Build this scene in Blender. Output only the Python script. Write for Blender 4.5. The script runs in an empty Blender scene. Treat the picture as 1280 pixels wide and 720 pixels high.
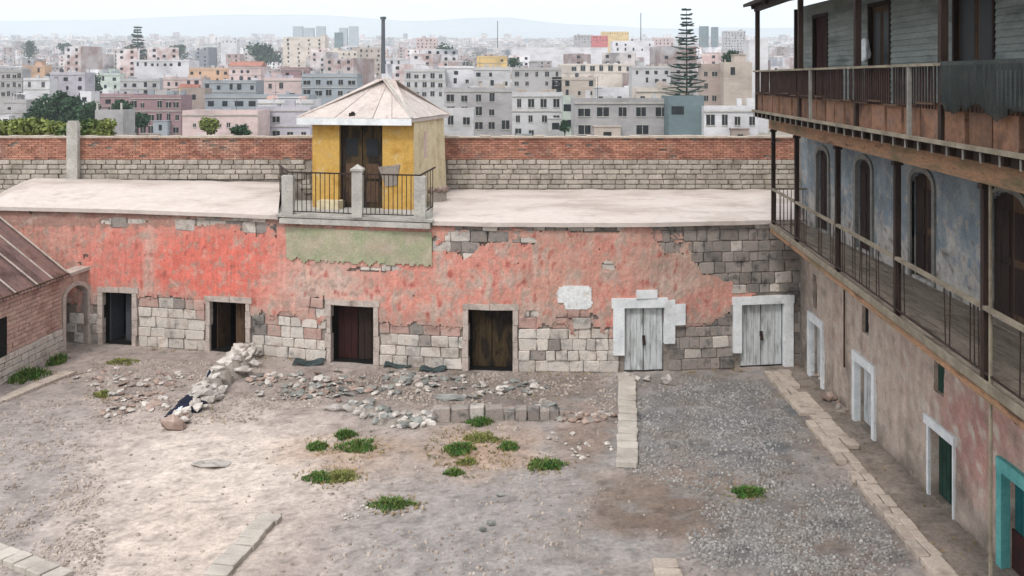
import bpy, bmesh, math, random
import numpy as np
from mathutils import Vector, Matrix, noise
random.seed(11)
R = math.radians
sc = bpy.context.scene
COL = sc.collection

# ------------------------------------------------------------------ camera, sky, sun, exposure
H, F, PX, PY = 9.06, 1255.0, 640.0, 98.0
cd = bpy.data.cameras.new('camera'); cam = bpy.data.objects.new('camera', cd); COL.objects.link(cam)
cam.location = (0, 0, H); cam.rotation_euler = (R(90), 0, 0)
cd.sensor_width = 36; cd.lens = F / 1280 * 36; cd.shift_y = -(360 - PY) / 1280
cd.clip_start = 0.1; cd.clip_end = 30000
sc.camera = cam
SUN_EL, SUN_AZ = R(52), R(205)          # azimuth clockwise from +Y
w = bpy.data.worlds.new('World'); sc.world = w; w.use_nodes = True
nt = w.node_tree; nt.nodes.clear()
sky = nt.nodes.new('ShaderNodeTexSky'); sky.sky_type = 'NISHITA'; sky.sun_disc = False
sky.sun_elevation = SUN_EL; sky.sun_rotation = SUN_AZ; sky.air_density = 1.0; sky.dust_density = 6.0; sky.ozone_density = 1.0
hs = nt.nodes.new('ShaderNodeHueSaturation'); hs.inputs['Saturation'].default_value = 0.32
bg = nt.nodes.new('ShaderNodeBackground'); bg.inputs['Strength'].default_value = 0.15
wo = nt.nodes.new('ShaderNodeOutputWorld')
mixw = nt.nodes.new('ShaderNodeMix'); mixw.data_type = 'RGBA'; mixw.inputs['Factor'].default_value = .72     # high overcast over the clear sky
mixw.inputs[7].default_value = (9.4, 9.65, 10.1, 1)
nt.links.new(sky.outputs[0], hs.inputs['Color']); nt.links.new(hs.outputs[0], mixw.inputs[6]); nt.links.new(mixw.outputs[2], bg.inputs[0]); nt.links.new(bg.outputs[0], wo.inputs[0])
sl = bpy.data.lights.new('sun', 'SUN'); sl.energy = 1.45; sl.angle = R(10); sl.color = (1, .965, .92)
sun = bpy.data.objects.new('sun', sl); COL.objects.link(sun)
sd = Vector((math.sin(SUN_AZ) * math.cos(SUN_EL), math.cos(SUN_AZ) * math.cos(SUN_EL), math.sin(SUN_EL)))
sun.rotation_euler = sd.to_track_quat('Z', 'Y').to_euler()
sc.view_settings.view_transform = 'Standard'; sc.view_settings.look = 'None'
sc.view_settings.exposure = 0.31; sc.view_settings.gamma = 1.0
sc.cycles.use_denoising = True
sc.cycles.max_bounces = 7; sc.cycles.diffuse_bounces = 3; sc.cycles.volume_bounces = 3; sc.cycles.transparent_max_bounces = 8

# ------------------------------------------------------------------ helpers
def lin(c):
    return tuple(((x / 255 / 12.92) if x / 255 <= .04045 else ((x / 255 + .055) / 1.055) ** 2.4) for x in c)
KA = .78
def C3(c, k=KA): return tuple(min(.86, v * k) for v in lin(c))
def L(x, y, Y): return Vector(((x - PX) / F * Y, Y, H - (y - PY) / F * Y))
def G(x, y, z=0.0):
    Y = (H - z) * F / (y - PY); return Vector(((x - PX) / F * Y, Y, z))
def nz(x, y, z=0.0): return noise.noise(Vector((x, y, z)))
def fbm(x, y, z=0.0, o=4): return noise.fractal(Vector((x, y, z)), 1.0, 2.0, o)
def interp(t, x):
    if x <= t[0][0]: return t[0][1]
    for (a, b), (c, d) in zip(t, t[1:]):
        if x <= c: return b + (d - b) * (x - a) / (c - a)
    return t[-1][1]

WO = {}
def tag(o, label=None, cat=None, group=None, kind=None):
    if label: o['label'] = label
    if cat: o['category'] = cat
    if group: o['group'] = group
    if kind: o['kind'] = kind
    return o
def place(o, wloc, parent):
    WO[o.name] = Vector(wloc)
    if parent is not None:
        o.parent = parent; o.location = Vector(wloc) - WO[parent.name]
    else: o.location = wloc
def thing(name, loc, label, cat, group=None, kind=None):
    o = bpy.data.objects.new(name, None); COL.objects.link(o); o.empty_display_size = .2
    place(o, loc, None); return tag(o, label, cat, group, kind)
def inst(name, me, parent, wloc, rot=(0, 0, 0), scale=(1, 1, 1)):
    o = bpy.data.objects.new(name, me); COL.objects.link(o); place(o, wloc, parent)
    o.rotation_euler = rot; o.scale = scale; return o

class MB:
    def __init__(s): s.v = []; s.f = []; s.m = []; s.c = None
    def add(s, vs, fs, m=0):
        b = len(s.v); s.v += [tuple(v) for v in vs]
        for f in fs: s.f.append(tuple(i + b for i in f)); s.m.append(m)
    def hexa(s, b, t, m=0):      # four bottom points ccw seen from above, four top points
        s.add(list(b) + list(t), [(3, 2, 1, 0), (4, 5, 6, 7), (0, 1, 5, 4), (1, 2, 6, 5), (2, 3, 7, 6), (3, 0, 4, 7)], m)
    def box(s, c, d, rot=None, m=0):
        hx, hy, hz = d[0] / 2, d[1] / 2, d[2] / 2
        vs = [Vector(p) for p in ((-hx, -hy, -hz), (hx, -hy, -hz), (hx, hy, -hz), (-hx, hy, -hz), (-hx, -hy, hz), (hx, -hy, hz), (hx, hy, hz), (-hx, hy, hz))]
        if rot is not None:
            vs = [rot @ p for p in vs]
        c = Vector(c); s.hexa([p + c for p in vs[:4]], [p + c for p in vs[4:]], m)
    def bb(s, x0, x1, y0, y1, z0, z1, m=0): s.box(((x0 + x1) / 2, (y0 + y1) / 2, (z0 + z1) / 2), (abs(x1 - x0), abs(y1 - y0), abs(z1 - z0)), None, m)
    def quad(s, a, b, c, d, m=0): s.add([a, b, c, d], [(0, 1, 2, 3)], m)
    def tube(s, p0, p1, r0, r1=None, n=6, m=0):
        r1 = r0 if r1 is None else r1
        p0, p1 = Vector(p0), Vector(p1); d = (p1 - p0)
        if d.length < 1e-6: return
        q = d.to_track_quat('Z', 'Y'); vs = []
        for p, r in ((p0, r0), (p1, r1)):
            for k in range(n):
                a = 2 * math.pi * k / n; vs.append(p + q @ Vector((r * math.cos(a), r * math.sin(a), 0)))
        fs = [(k, (k + 1) % n, n + (k + 1) % n, n + k) for k in range(n)] + [tuple(range(n))[::-1], tuple(range(n, 2 * n))]
        s.add(vs, fs, m)
    def beam(s, p0, p1, wd, ht, m=0):    # rectangular bar between two points (top up)
        p0, p1 = Vector(p0), Vector(p1); d = (p1 - p0).normalized()
        if abs(d.z) > .95: sx = Vector((1, 0, 0))
        else: sx = d.cross(Vector((0, 0, 1))).normalized()
        up = sx.cross(d).normalized(); a, b = sx * wd / 2, up * ht / 2
        s.add([p0 - a - b, p0 + a - b, p1 + a - b, p1 - a - b, p0 - a + b, p0 + a + b, p1 + a + b, p1 - a + b],
              [(3, 2, 1, 0), (4, 5, 6, 7), (0, 1, 5, 4), (1, 2, 6, 5), (2, 3, 7, 6), (3, 0, 4, 7)], m)
    def build(s, name, mats, parent=None, smooth=False, origin=None):
        if not isinstance(mats, (list, tuple)): mats = [mats]
        if parent is not None and origin is None: origin = WO[parent.name]
        if origin is None:
            a = np.array(s.v); lo, hi = a.min(0), a.max(0); origin = Vector(((lo[0] + hi[0]) / 2, (lo[1] + hi[1]) / 2, lo[2]))
        origin = Vector(origin)
        me = bpy.data.meshes.new(name); a = np.array(s.v, dtype=float) - np.array(origin)
        me.from_pydata(a.tolist(), [], s.f)
        for m in mats: me.materials.append(m)
        if len(mats) > 1: me.polygons.foreach_set('material_index', s.m)
        if smooth: me.polygons.foreach_set('use_smooth', [True] * len(me.polygons))
        if s.c is not None:
            at = me.color_attributes.new('tint', 'FLOAT_COLOR', 'POINT'); at.data.foreach_set('color', np.array(s.c, dtype=np.float32).ravel())
        me.update()
        o = bpy.data.objects.new(name, me); COL.objects.link(o); place(o, origin, parent); return o

def mat(name, cols, scale=1.5, stretch=(1, 1, 1), rough=.88, bump=.4, bscale=14, bdist=.02, rnd=0, island=0, attr=False, fine=.16, spec=.25, contrast=(.32, .68), metal=0, k=KA, speck=()):
    m = bpy.data.materials.new(name); m.use_nodes = True; n = m.node_tree; n.nodes.clear(); N = n.nodes.new; l = n.links.new
    out = N('ShaderNodeOutputMaterial'); b = N('ShaderNodeBsdfPrincipled'); l(b.outputs[0], out.inputs[0])
    b.inputs['Roughness'].default_value = rough; b.inputs['Specular IOR Level'].default_value = spec; b.inputs['Metallic'].default_value = metal
    g = N('ShaderNodeNewGeometry'); mp = N('ShaderNodeMapping'); l(g.outputs['Position'], mp.inputs['Vector']); mp.inputs['Scale'].default_value = stretch
    n1 = N('ShaderNodeTexNoise'); n1.inputs['Scale'].default_value = scale; n1.inputs['Detail'].default_value = 7; n1.inputs['Roughness'].default_value = .6; l(mp.outputs[0], n1.inputs['Vector'])
    if attr:
        a = N('ShaderNodeAttribute'); a.attribute_name = 'tint'; src = a.outputs['Color']
    else:
        r = N('ShaderNodeValToRGB'); cs = [C3(c, k) for c in cols]
        el = r.color_ramp.elements; el[0].position = contrast[0]; el[0].color = cs[0] + (1,); el[1].position = contrast[1]; el[1].color = cs[-1] + (1,)
        for i, c in enumerate(cs[1:-1]):
            e = el.new(contrast[0] + (contrast[1] - contrast[0]) * (i + 1) / (len(cs) - 1)); e.color = c + (1,)
        l(n1.outputs['Fac'], r.inputs['Fac']); src = r.outputs['Color']
    for sc_, thr, amt, col in speck:
        n5 = N('ShaderNodeTexNoise'); n5.inputs['Scale'].default_value = sc_; n5.inputs['Detail'].default_value = 8; n5.inputs['Roughness'].default_value = .72; l(mp.outputs[0], n5.inputs['Vector'])
        m5 = N('ShaderNodeMapRange'); m5.inputs['From Min'].default_value = thr; m5.inputs['From Max'].default_value = thr + .09; m5.inputs['To Max'].default_value = amt; l(n5.outputs['Fac'], m5.inputs['Value'])
        mm = N('ShaderNodeMix'); mm.data_type = 'RGBA'; mm.inputs[7].default_value = C3(col, k) + (1,); l(src, mm.inputs[6]); l(m5.outputs[0], mm.inputs['Factor']); src = mm.outputs[2]
    n2 = N('ShaderNodeTexNoise'); n2.inputs['Scale'].default_value = bscale; n2.inputs['Detail'].default_value = 5; n2.inputs['Roughness'].default_value = .7; l(mp.outputs[0], n2.inputs['Vector'])
    mr = N('ShaderNodeMapRange'); mr.inputs['From Min'].default_value = .25; mr.inputs['From Max'].default_value = .75
    mr.inputs['To Min'].default_value = 1 - fine * 1.6; mr.inputs['To Max'].default_value = 1 + fine; l(n2.outputs['Fac'], mr.inputs['Value']); val = mr.outputs[0]
    if attr:
        m3 = N('ShaderNodeMapRange'); m3.inputs['From Min'].default_value = .3; m3.inputs['From Max'].default_value = .7; m3.inputs['To Min'].default_value = .86; m3.inputs['To Max'].default_value = 1.1
        l(n1.outputs['Fac'], m3.inputs['Value']); q = N('ShaderNodeMath'); q.operation = 'MULTIPLY'; l(val, q.inputs[0]); l(m3.outputs[0], q.inputs[1]); val = q.outputs[0]
    for amt, kind in ((rnd, 'o'), (island, 'i')):
        if amt:
            if kind == 'o': rn = N('ShaderNodeObjectInfo').outputs['Random']
            else: rn = g.outputs['Random Per Island']
            m4 = N('ShaderNodeMapRange'); m4.inputs['To Min'].default_value = 1 - amt; m4.inputs['To Max'].default_value = 1 + amt; l(rn, m4.inputs['Value'])
            q = N('ShaderNodeMath'); q.operation = 'MULTIPLY'; l(val, q.inputs[0]); l(m4.outputs[0], q.inputs[1]); val = q.outputs[0]
    mx = N('ShaderNodeVectorMath'); mx.operation = 'SCALE'; l(src, mx.inputs[0]); l(val, mx.inputs['Scale']); l(mx.outputs[0], b.inputs['Base Color'])
    if bump:
        bp = N('ShaderNodeBump'); bp.inputs['Strength'].default_value = bump; bp.inputs['Distance'].default_value = bdist; l(n2.outputs['Fac'], bp.inputs['Height']); l(bp.outputs[0], b.inputs['Normal'])
    return m

T = {}
T['ground'] = mat('courtyard_dirt', None, attr=True, scale=.9, bscale=9, bump=.8, bdist=.05, fine=.24, speck=((5, .6, .4, (112, 104, 98)), (11, .62, .6, (206, 196, 186)), (1.1, .56, .3, (140, 128, 118))))
T['terrain'] = mat('dry_terrain', [(150, 142, 130), (176, 166, 152), (120, 126, 100)], scale=.02, bscale=.2, bump=0)
T['mount'] = mat('mountain_rock', [(130, 128, 130), (160, 156, 152)], scale=.0008, bscale=.01, bump=0)
T['plaster'] = mat('painted_plaster', None, attr=True, scale=2.2, bscale=16, bump=.6, bdist=.03, fine=.16, speck=((3.1, .53, .5, (206, 188, 172)), (7.5, .6, .55, (142, 120, 110))))
T['mortar'] = mat('old_mortar', [(128, 118, 110), (162, 152, 142), (112, 104, 96)], scale=2, bscale=20, bdist=.03)
T['stone'] = mat('pale_tuff', [(150, 143, 136), (205, 198, 190), (214, 203, 192), (186, 172, 160)], scale=2.1, bscale=22, rnd=.16, bump=.7, fine=.2, k=.82, speck=((1.1, .54, .55, (128, 118, 110)), (5, .6, .5, (110, 100, 94))))
T['stone_pink'] = mat('pink_washed_tuff', [(168, 138, 128), (206, 170, 158), (190, 176, 166)], scale=2.1, bscale=22, rnd=.14, bump=.7, fine=.2, k=.72, speck=((4, .56, .6, (140, 126, 116)),))
T['stone_dark'] = mat('grey_tuff', [(90, 87, 85), (148, 142, 136), (164, 152, 144), (108, 104, 101)], scale=2.3, bscale=20, rnd=.22, bump=.7)
T['block'] = mat('wall_blocks', [(150, 140, 126), (190, 180, 168), (168, 158, 146)], scale=1.3, bscale=16, rnd=.18, bump=.6, fine=.2, speck=((2, .55, .5, (134, 122, 112)),))
T['brick'] = mat('red_brick', [(172, 116, 96), (194, 140, 118), (160, 110, 94), (200, 160, 140)], scale=.7, bscale=12, island=.24, bump=.5, speck=((1.2, .55, .5, (170, 148, 134)), (4, .62, .6, (110, 84, 76))))
T['wall_trim'] = mat('grey_door_trim', [(120, 118, 114), (152, 150, 144)], scale=2, bscale=14)
T['coping'] = mat('coping_mortar', [(176, 160, 146), (205, 192, 176)], scale=2, bscale=14)
T['white_roof'] = mat('whitewashed_roof', [(190, 176, 166), (214, 201, 192), (220, 208, 200), (196, 183, 172)], scale=.5, stretch=(.5, 1, 1), bscale=7, bump=.5, bdist=.03, fine=.09, k=.74, speck=((.9, .54, .45, (170, 156, 148)), (3.5, .62, .5, (150, 140, 134))))
T['white'] = mat('white_paint', [(206, 210, 212), (240, 242, 243)], scale=2, bscale=18, fine=.1, bump=.35, k=.9, speck=((2.4, .57, .5, (190, 186, 180)), (7, .62, .6, (150, 142, 134))))
T['white_worn'] = mat('worn_white_wood', [(150, 152, 150), (206, 210, 210), (226, 230, 230)], scale=1.5, stretch=(6, 6, 1), bscale=7, fine=.12, bump=.3)
T['frame_pale'] = mat('pale_door_surround', [(164, 150, 140), (206, 192, 182), (186, 170, 160)], scale=1.8, bscale=16, fine=.18, bump=.6, speck=((3, .55, .5, (138, 124, 116)),))
T['dark'] = mat('interior_shade', [(12, 11, 11), (24, 22, 21)], scale=1, bscale=8, fine=.2)  # near-black colour stands in for the shade inside openings
T['wood_dark'] = mat('dark_old_wood', [(30, 24, 22), (58, 44, 38), (42, 32, 30)], scale=1.5, stretch=(6, 6, 1), bscale=10, fine=.2, rnd=.15)
T['wood_red'] = mat('dark_red_wood', [(24, 18, 18), (66, 30, 28), (34, 26, 24)], scale=1.5, stretch=(6, 6, 1), bscale=10, fine=.2, rnd=.15)
T['wood_brown'] = mat('brown_wood', [(52, 38, 30), (98, 76, 58), (70, 52, 42)], scale=1.5, stretch=(6, 6, 1), bscale=10, fine=.2, rnd=.15)
T['wood_old'] = mat('blackened_wood', [(24, 20, 18), (84, 68, 44), (36, 30, 26), (58, 46, 40)], scale=1.2, stretch=(3, 3, .8), bscale=10, fine=.2, rnd=.15)
T['wood_grey'] = mat('weathered_floor_plank', [(96, 86, 78), (150, 138, 124), (120, 108, 96)], scale=1.2, stretch=(5, 1, 5), bscale=10, fine=.2, rnd=.2)
T['wood_pale'] = mat('pale_handrail', [(116, 106, 92), (158, 148, 130)], scale=2, bscale=14, fine=.15)
T['beam'] = mat('timber_beam', [(92, 68, 52), (172, 132, 102), (146, 118, 92), (112, 106, 76)], scale=1.0, stretch=(2, .6, 3), bscale=9, fine=.25, bump=.6)
T['panel'] = mat('rusty_panels', [(84, 62, 52), (136, 100, 78), (112, 90, 80)], scale=1.6, bscale=12, fine=.24, rnd=.25, speck=((4, .56, .6, (70, 58, 50)),))
T['iron'] = mat('rusted_iron', [(44, 34, 32), (70, 52, 46)], scale=4, bscale=20, fine=.2, rough=.7)
T['siding'] = mat('grey_green_siding', [(112, 120, 118), (152, 160, 156), (134, 142, 138)], scale=.9, stretch=(1, .5, 2), bscale=12, fine=.14, rnd=.1)
T['yellow'] = mat('ochre_plaster', [(190, 144, 66), (214, 172, 92), (204, 164, 96)], scale=1.8, bscale=14, fine=.14, speck=((2.2, .55, .6, (206, 192, 156)), (6, .62, .6, (140, 118, 86))))
T['cream'] = mat('cream_plaster', [(206, 186, 146), (230, 216, 180), (214, 190, 150)], scale=1.3, stretch=(1, 1, .6), bscale=12, fine=.14, speck=((2.5, .54, .5, (176, 160, 136)), (6, .6, .5, (206, 200, 186))))
T['green_plaster'] = mat('pale_green_plaster', [(150, 158, 124), (178, 182, 150), (166, 160, 136)], scale=1.6, bscale=14, fine=.12)
T['concrete'] = mat('grey_concrete', [(168, 164, 156), (204, 200, 192)], scale=2, bscale=16, fine=.15)
T['tin'] = mat('pink_white_tin', [(188, 172, 164), (214, 202, 194), (200, 186, 180)], scale=.9, bscale=9, fine=.12, rnd=.05, speck=((2, .56, .5, (160, 136, 124)),))
T['rust_roof'] = mat('rusty_corrugated', [(98, 72, 66), (134, 102, 94), (118, 94, 90), (88, 64, 58)], scale=.9, bscale=10, fine=.16, rnd=.12)
T['brick_wash'] = mat('worn_brickwork', [(176, 138, 124), (206, 176, 162), (160, 124, 112)], scale=.9, bscale=12, island=.22, rnd=.14, bump=.6)
T['turq'] = mat('turquoise_paint', [(86, 160, 160), (120, 194, 190)], scale=2, bscale=15, fine=.12)
T['teal_door'] = mat('teal_door_paint', [(22, 84, 88), (34, 110, 112)], scale=2, bscale=15, fine=.15)
T['green_door'] = mat('dark_green_paint', [(26, 52, 44), (44, 76, 64)], scale=2, bscale=15, fine=.15)
T['slab'] = mat('kerb_slab', [(160, 146, 134), (196, 182, 168), (176, 160, 148)], scale=1.7, bscale=18, fine=.16, rnd=.1, bump=.5)
T['slab_white'] = mat('pale_paving_slab', [(176, 167, 157), (208, 199, 188)], scale=1.7, bscale=18, fine=.12, rnd=.09, bump=.5)
T['slab_pink'] = mat('pink_paving_slab', [(196, 166, 154), (220, 196, 186)], scale=1.7, bscale=18, fine=.12, rnd=.09, bump=.5)
T['pebble'] = mat('grey_pebbles', [(112, 110, 110), (156, 152, 148), (138, 128, 120)], scale=.8, bscale=20, island=.3, fine=.1)
T['chip'] = mat('tan_stone_chips', [(150, 136, 126), (200, 186, 174)], scale=1.5, bscale=20, island=.32, fine=.1)
T['chip_grey'] = mat('pale_grey_chips', [(150, 148, 146), (196, 192, 188)], scale=1.5, bscale=20, island=.3, fine=.1)
T['rubble'] = mat('rubble_stone', [(136, 128, 120), (212, 204, 196), (172, 162, 152)], scale=2.5, bscale=18, rnd=.22, bump=.6)
T['rubble_red'] = mat('reddish_rubble', [(146, 122, 110), (186, 164, 152)], scale=2.5, bscale=18, rnd=.22, bump=.6)
T['rubble_grey'] = mat('grey_green_rubble', [(108, 110, 106), (168, 168, 162)], scale=2.5, bscale=18, rnd=.25, bump=.6)
T['grass'] = mat('green_grass', [(54, 88, 38), (112, 126, 64), (60, 102, 42), (88, 126, 56)], scale=5, bscale=20, island=.3, bump=0, k=.85)
T['grass_olive'] = mat('olive_grass', [(90, 110, 50), (140, 140, 80), (110, 120, 60)], scale=5, bscale=20, island=.3, bump=0)
T['dry_weed'] = mat('dry_weeds', [(120, 128, 66), (170, 140, 92), (84, 108, 52)], scale=1.2, bscale=8, island=.3, bump=0)
T['leaf'] = mat('dark_leaves', [(38, 66, 48), (62, 92, 62), (48, 78, 56)], scale=.3, bscale=3, island=.4, bump=0)
T['leaf_bright'] = mat('yellow_green_leaves', [(88, 110, 54), (142, 150, 84), (72, 98, 54)], scale=.3, bscale=3, island=.35, bump=0)
T['needle'] = mat('blue_green_needles', [(50, 76, 68), (78, 104, 90)], scale=.3, bscale=3, island=.35, bump=0)
T['bark'] = mat('bark', [(70, 58, 48), (96, 82, 70)], scale=3, bscale=12, bump=.4)
T['glass'] = mat('dark_window_glass', [(18, 22, 26), (40, 44, 50)], scale=.8, bscale=3, rough=.5, spec=.25, bump=0)
T['cloth_navy'] = mat('navy_cloth', [(20, 24, 40), (38, 44, 66)], scale=5, bscale=20)
T['cloth_white'] = mat('white_cloth', [(210, 216, 220), (238, 242, 244)], scale=4, bscale=20, fine=.06, k=.9)
T['net'] = mat('dark_netting', [(36, 42, 42), (70, 78, 76), (50, 58, 58)], scale=2.2, stretch=(1, 3, .5), bscale=26, fine=.35)
T['scrap'] = mat('dark_scrap', [(44, 54, 56), (80, 92, 92)], scale=3, bscale=12)
T['steel'] = mat('chimney_metal', [(70, 72, 78), (90, 92, 98)], scale=.3, bscale=2)

def rock_mesh(name, seed, m, sub=2, sq=.55, rough=.16):
    rr = random.Random(seed); bm = bmesh.new(); bmesh.ops.create_icosphere(bm, subdivisions=sub, radius=1)
    for v in bm.verts:
        p = v.co.copy(); mx = max(abs(p.x), abs(p.y), abs(p.z)); q = p / mx; p = p.lerp(q, sq)
        p *= 1 + rough * noise.noise(p * 1.3 + Vector((seed * 3.1, 0, 0))) * 1.6 + (rr.uniform(-.13, .13) if sub == 1 else rr.uniform(-.03, .03)); v.co = p * .5
    me = bpy.data.meshes.new(name); bm.to_mesh(me); bm.free(); me.materials.append(m); return me
def ashlar_mesh(name, seed, m):
    rr = random.Random(seed); bm = bmesh.new(); bmesh.ops.create_cube(bm, size=1)
    for v in bm.verts: v.co += Vector((rr.uniform(-.05, .05), rr.uniform(-.04, .04), rr.uniform(-.06, .06)))
    bmesh.ops.bevel(bm, geom=bm.edges[:], offset=.07, segments=1, affect='EDGES')
    me = bpy.data.meshes.new(name); bm.to_mesh(me); bm.free(); me.materials.append(m); return me
ROCK = {k: [rock_mesh('rock', i + 7 * len(k), T[k], 1, .45, .34) for i in range(5)] for k in ('rubble', 'rubble_red', 'rubble_grey')}
ASH = {k: [ashlar_mesh('ashlar', i, T[k]) for i in range(7)] for k in ('stone', 'stone_pink', 'stone_dark', 'block', 'slab', 'slab_white', 'slab_pink', 'brick_wash')}

def sheet(name, mapf, us, vs, keep, colf, disp, off, parent, m, skirt=.1, smooth=True, kind=None):
    """ragged-edged layer on a wall: grid in (u,v), cells kept where keep() holds, closed round its rim."""
    b = MB(); idx = {}; cols = []
    def vid(i, j, back=False):
        k = (i, j, back)
        if k not in idx:
            u, v = us[i], vs[j]; idx[k] = len(b.v); o = off - skirt if back else off + disp(u, v)
            b.v.append(tuple(mapf(u, v, o))); cols.append(colf(u, v))
        return idx[k]
    K = {(i, j) for i in range(len(us) - 1) for j in range(len(vs) - 1) if keep((us[i] + us[i + 1]) / 2, (vs[j] + vs[j + 1]) / 2)}
    for (i, j) in K:
        b.f.append((vid(i, j), vid(i + 1, j), vid(i + 1, j + 1), vid(i, j + 1)))
        if skirt:
            for di, dj, p, q in ((-1, 0, (0, 1), (0, 0)), (1, 0, (1, 0), (1, 1)), (0, -1, (0, 0), (1, 0)), (0, 1, (1, 1), (0, 1))):
                if (i + di, j + dj) not in K:
                    b.f.append((vid(i + p[0], j + p[1]), vid(i + p[0], j + p[1], True), vid(i + q[0], j + q[1], True), vid(i + q[0], j + q[1])))
    b.m = [0] * len(b.f); b.c = [tuple(c) + (1.0,) for c in cols]
    return b.build(name, m, parent, smooth=False)
def cuts(a, b, step, extra):
    s = list(np.arange(a, b, step)) + [b] ; ex = [e for e in extra if a < e < b]
    s = [x for x in s if all(abs(x - e) > step * .4 for e in ex)] + ex
    return sorted(set(round(float(x), 4) for x in s))
def mixc(a, b, t):
    t = max(0., min(1., t)); return tuple(p + (q - p) * t for p, q in zip(a, b))
def blob(x, y, cx, cy, rx, ry, w=1, soft=.35):
    d = math.hypot((x - cx) / rx, (y - cy) / ry); return w * max(0., min(1., (1 + soft - d) / (2 * soft)))

# ------------------------------------------------------------------ haze
HZ_TOP = 640
hm = bpy.data.materials.new('haze_air'); hm.use_nodes = True; n = hm.node_tree; n.nodes.clear()
pv = n.nodes.new('ShaderNodeVolumePrincipled'); pv.inputs['Color'].default_value = (.85, .935, 1, 1); pv.inputs['Density'].default_value = 2.0e-4; pv.inputs['Anisotropy'].default_value = 0.2
ho = n.nodes.new('ShaderNodeOutputMaterial'); n.links.new(pv.outputs[0], ho.inputs['Volume'])
b = MB(); b.bb(-9500, 9500, -700, 9700, -16, HZ_TOP)
tag(b.build('haze', hm), 'pale blue haze lying over the distant city and hills', 'haze', None, 'stuff')

# ------------------------------------------------------------------ ground and terrain (one sheet)
PROF = [(0, 0), (70, 0), (150, -1.5), (220, -4.5), (300, -5.5), (430, -1.5), (600, 3.4), (1200, 21), (2500, 84), (4000, 168), (6500, 230), (9600, 300)]
def terr(X, Y):
    z = interp(PROF, Y)
    if Y > 200: z += min(1, (Y - 200) / 2500) * 9 * nz(X / 900, Y / 900)
    return z
def bank(x, y):       # raised rubble bed behind the low retaining stones (photo coordinates)
    return .0
GP = [(182, 168, 160), (226, 212, 200), (150, 132, 120), (176, 168, 164), (136, 136, 140), (160, 148, 138), (120, 124, 130)]
def gcol(X, Y):
    x = PX + X / Y * F; y = PY + H / Y * F
    wx = x + 30 * nz(X * .9, Y * .9, 3) + 14 * nz(X * 3, Y * 3, 5); wy = y + 18 * nz(X * .9, Y * .9, 9) + 8 * nz(X * 3, Y * 3, 1)
    c = GP[0]
    c = mixc(c, (168, 158, 153), blob(wx, wy, 30, 610, 130, 130, .8))
    c = mixc(c, (168, 161, 157), blob(wx, wy, 640, 680, 190, 110, .9))
    c = mixc(c, (176, 163, 154), blob(wx, wy, 560, 560, 170, 45, .8))
    c = mixc(c, (226, 210, 197), blob(wx, wy, 275, 585, 150, 62, .9, .5))
    c = mixc(c, (224, 206, 192), blob(wx, wy, 210, 680, 130, 60, .8, .5))
    c = mixc(c, (138, 127, 119), blob(wx, wy, 560, 487, 240, 24, .9))
    c = mixc(c, (158, 147, 138), blob(wx, wy, 200, 470, 160, 42, .6))
    c = mixc(c, (186, 152, 124), blob(wx, wy, 440, 568, 75, 18, .5, .6))
    c = mixc(c, (190, 150, 120), blob(wx, wy, 600, 562, 60, 26, .5, .6))
    c = mixc(c, (130, 128, 127), blob(wx, wy, 900, 530, 135, 62, .95))
    c = mixc(c, (116, 118, 120), blob(wx, wy, 990, 550, 55, 42, .7))
    c = mixc(c, (150, 130, 117), blob(wx, wy, 735, 545, 30, 35, .8))
    c = mixc(c, (132, 114, 102), blob(wx, wy, 835, 635, 100, 45, .95, .3))
    c = mixc(c, (122, 119, 117), blob(wx, wy, 1010, 680, 120, 75, .9, .4))
    c = mixc(c, (150, 130, 122), blob(wx, wy, 1080, 690, 40, 60, .5, .4))
    c = mixc(c, (146, 130, 118), .7 * max(0, min(1, (fbm(X * .6, Y * .6, 21) + .02) * 3)) * blob(wx, wy, 960, 610, 240, 150, 1, .4))
    c = mixc(c, (160, 158, 156), .6 * max(0, min(1, (fbm(X * .9, Y * .9, 31) - .1) * 3)) * blob(wx, wy, 900, 570, 240, 150, 1, .4))
    if X > 7.9: c = mixc(c, (150, 137, 126), .85)
    n = fbm(X * 2.2, Y * 2.2, 4); c = tuple(v * (1 + .12 * n) for v in c)
    if nz(X * 5, Y * 5, 7) > .33: c = tuple(v * .86 for v in c)
    return C3(c)
xs = [-9400, -5000, -2500, -1200, -500, -200, -100, -60, -40, -28, -22] + list(np.arange(-19.5, 10.01, .12)) + [12, 16, 24, 40, 60, 100, 200, 500, 1200, 2500, 5000, 9400]
ys = [-600, -100, -20, 0, 6, 10, 13, 15] + list(np.arange(16.2, 37.01, .12)) + [40, 45, 55, 70, 100, 150, 200, 300, 400, 500, 600, 800, 1000, 1200, 1500, 1900, 2500, 3200, 4000, 5200, 6500, 8000, 9600]
b = MB(); nx = len(xs)
b.c = []
FARC = C3((158, 150, 136))
for Y in ys:
    for X in xs:
        inyard = 14 < Y < 38 and -20 < X < 11
        z = terr(X, Y) + (.022 * fbm(X * 1.1, Y * 1.1, 2) + .015 * nz(X * 5, Y * 5) if inyard else 0)
        b.v.append((X, Y, z)); b.c.append((gcol(X, Y) if inyard else FARC) + (1.,))
for j in range(len(ys) - 1):
    for i in range(nx - 1): b.f.append((j * nx + i, j * nx + i + 1, (j + 1) * nx + i + 1, (j + 1) * nx + i))
b.m = [0] * len(b.f)
tag(b.build('ground', T['ground'], smooth=True, origin=(0, 0, 0)), kind='structure')
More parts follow.
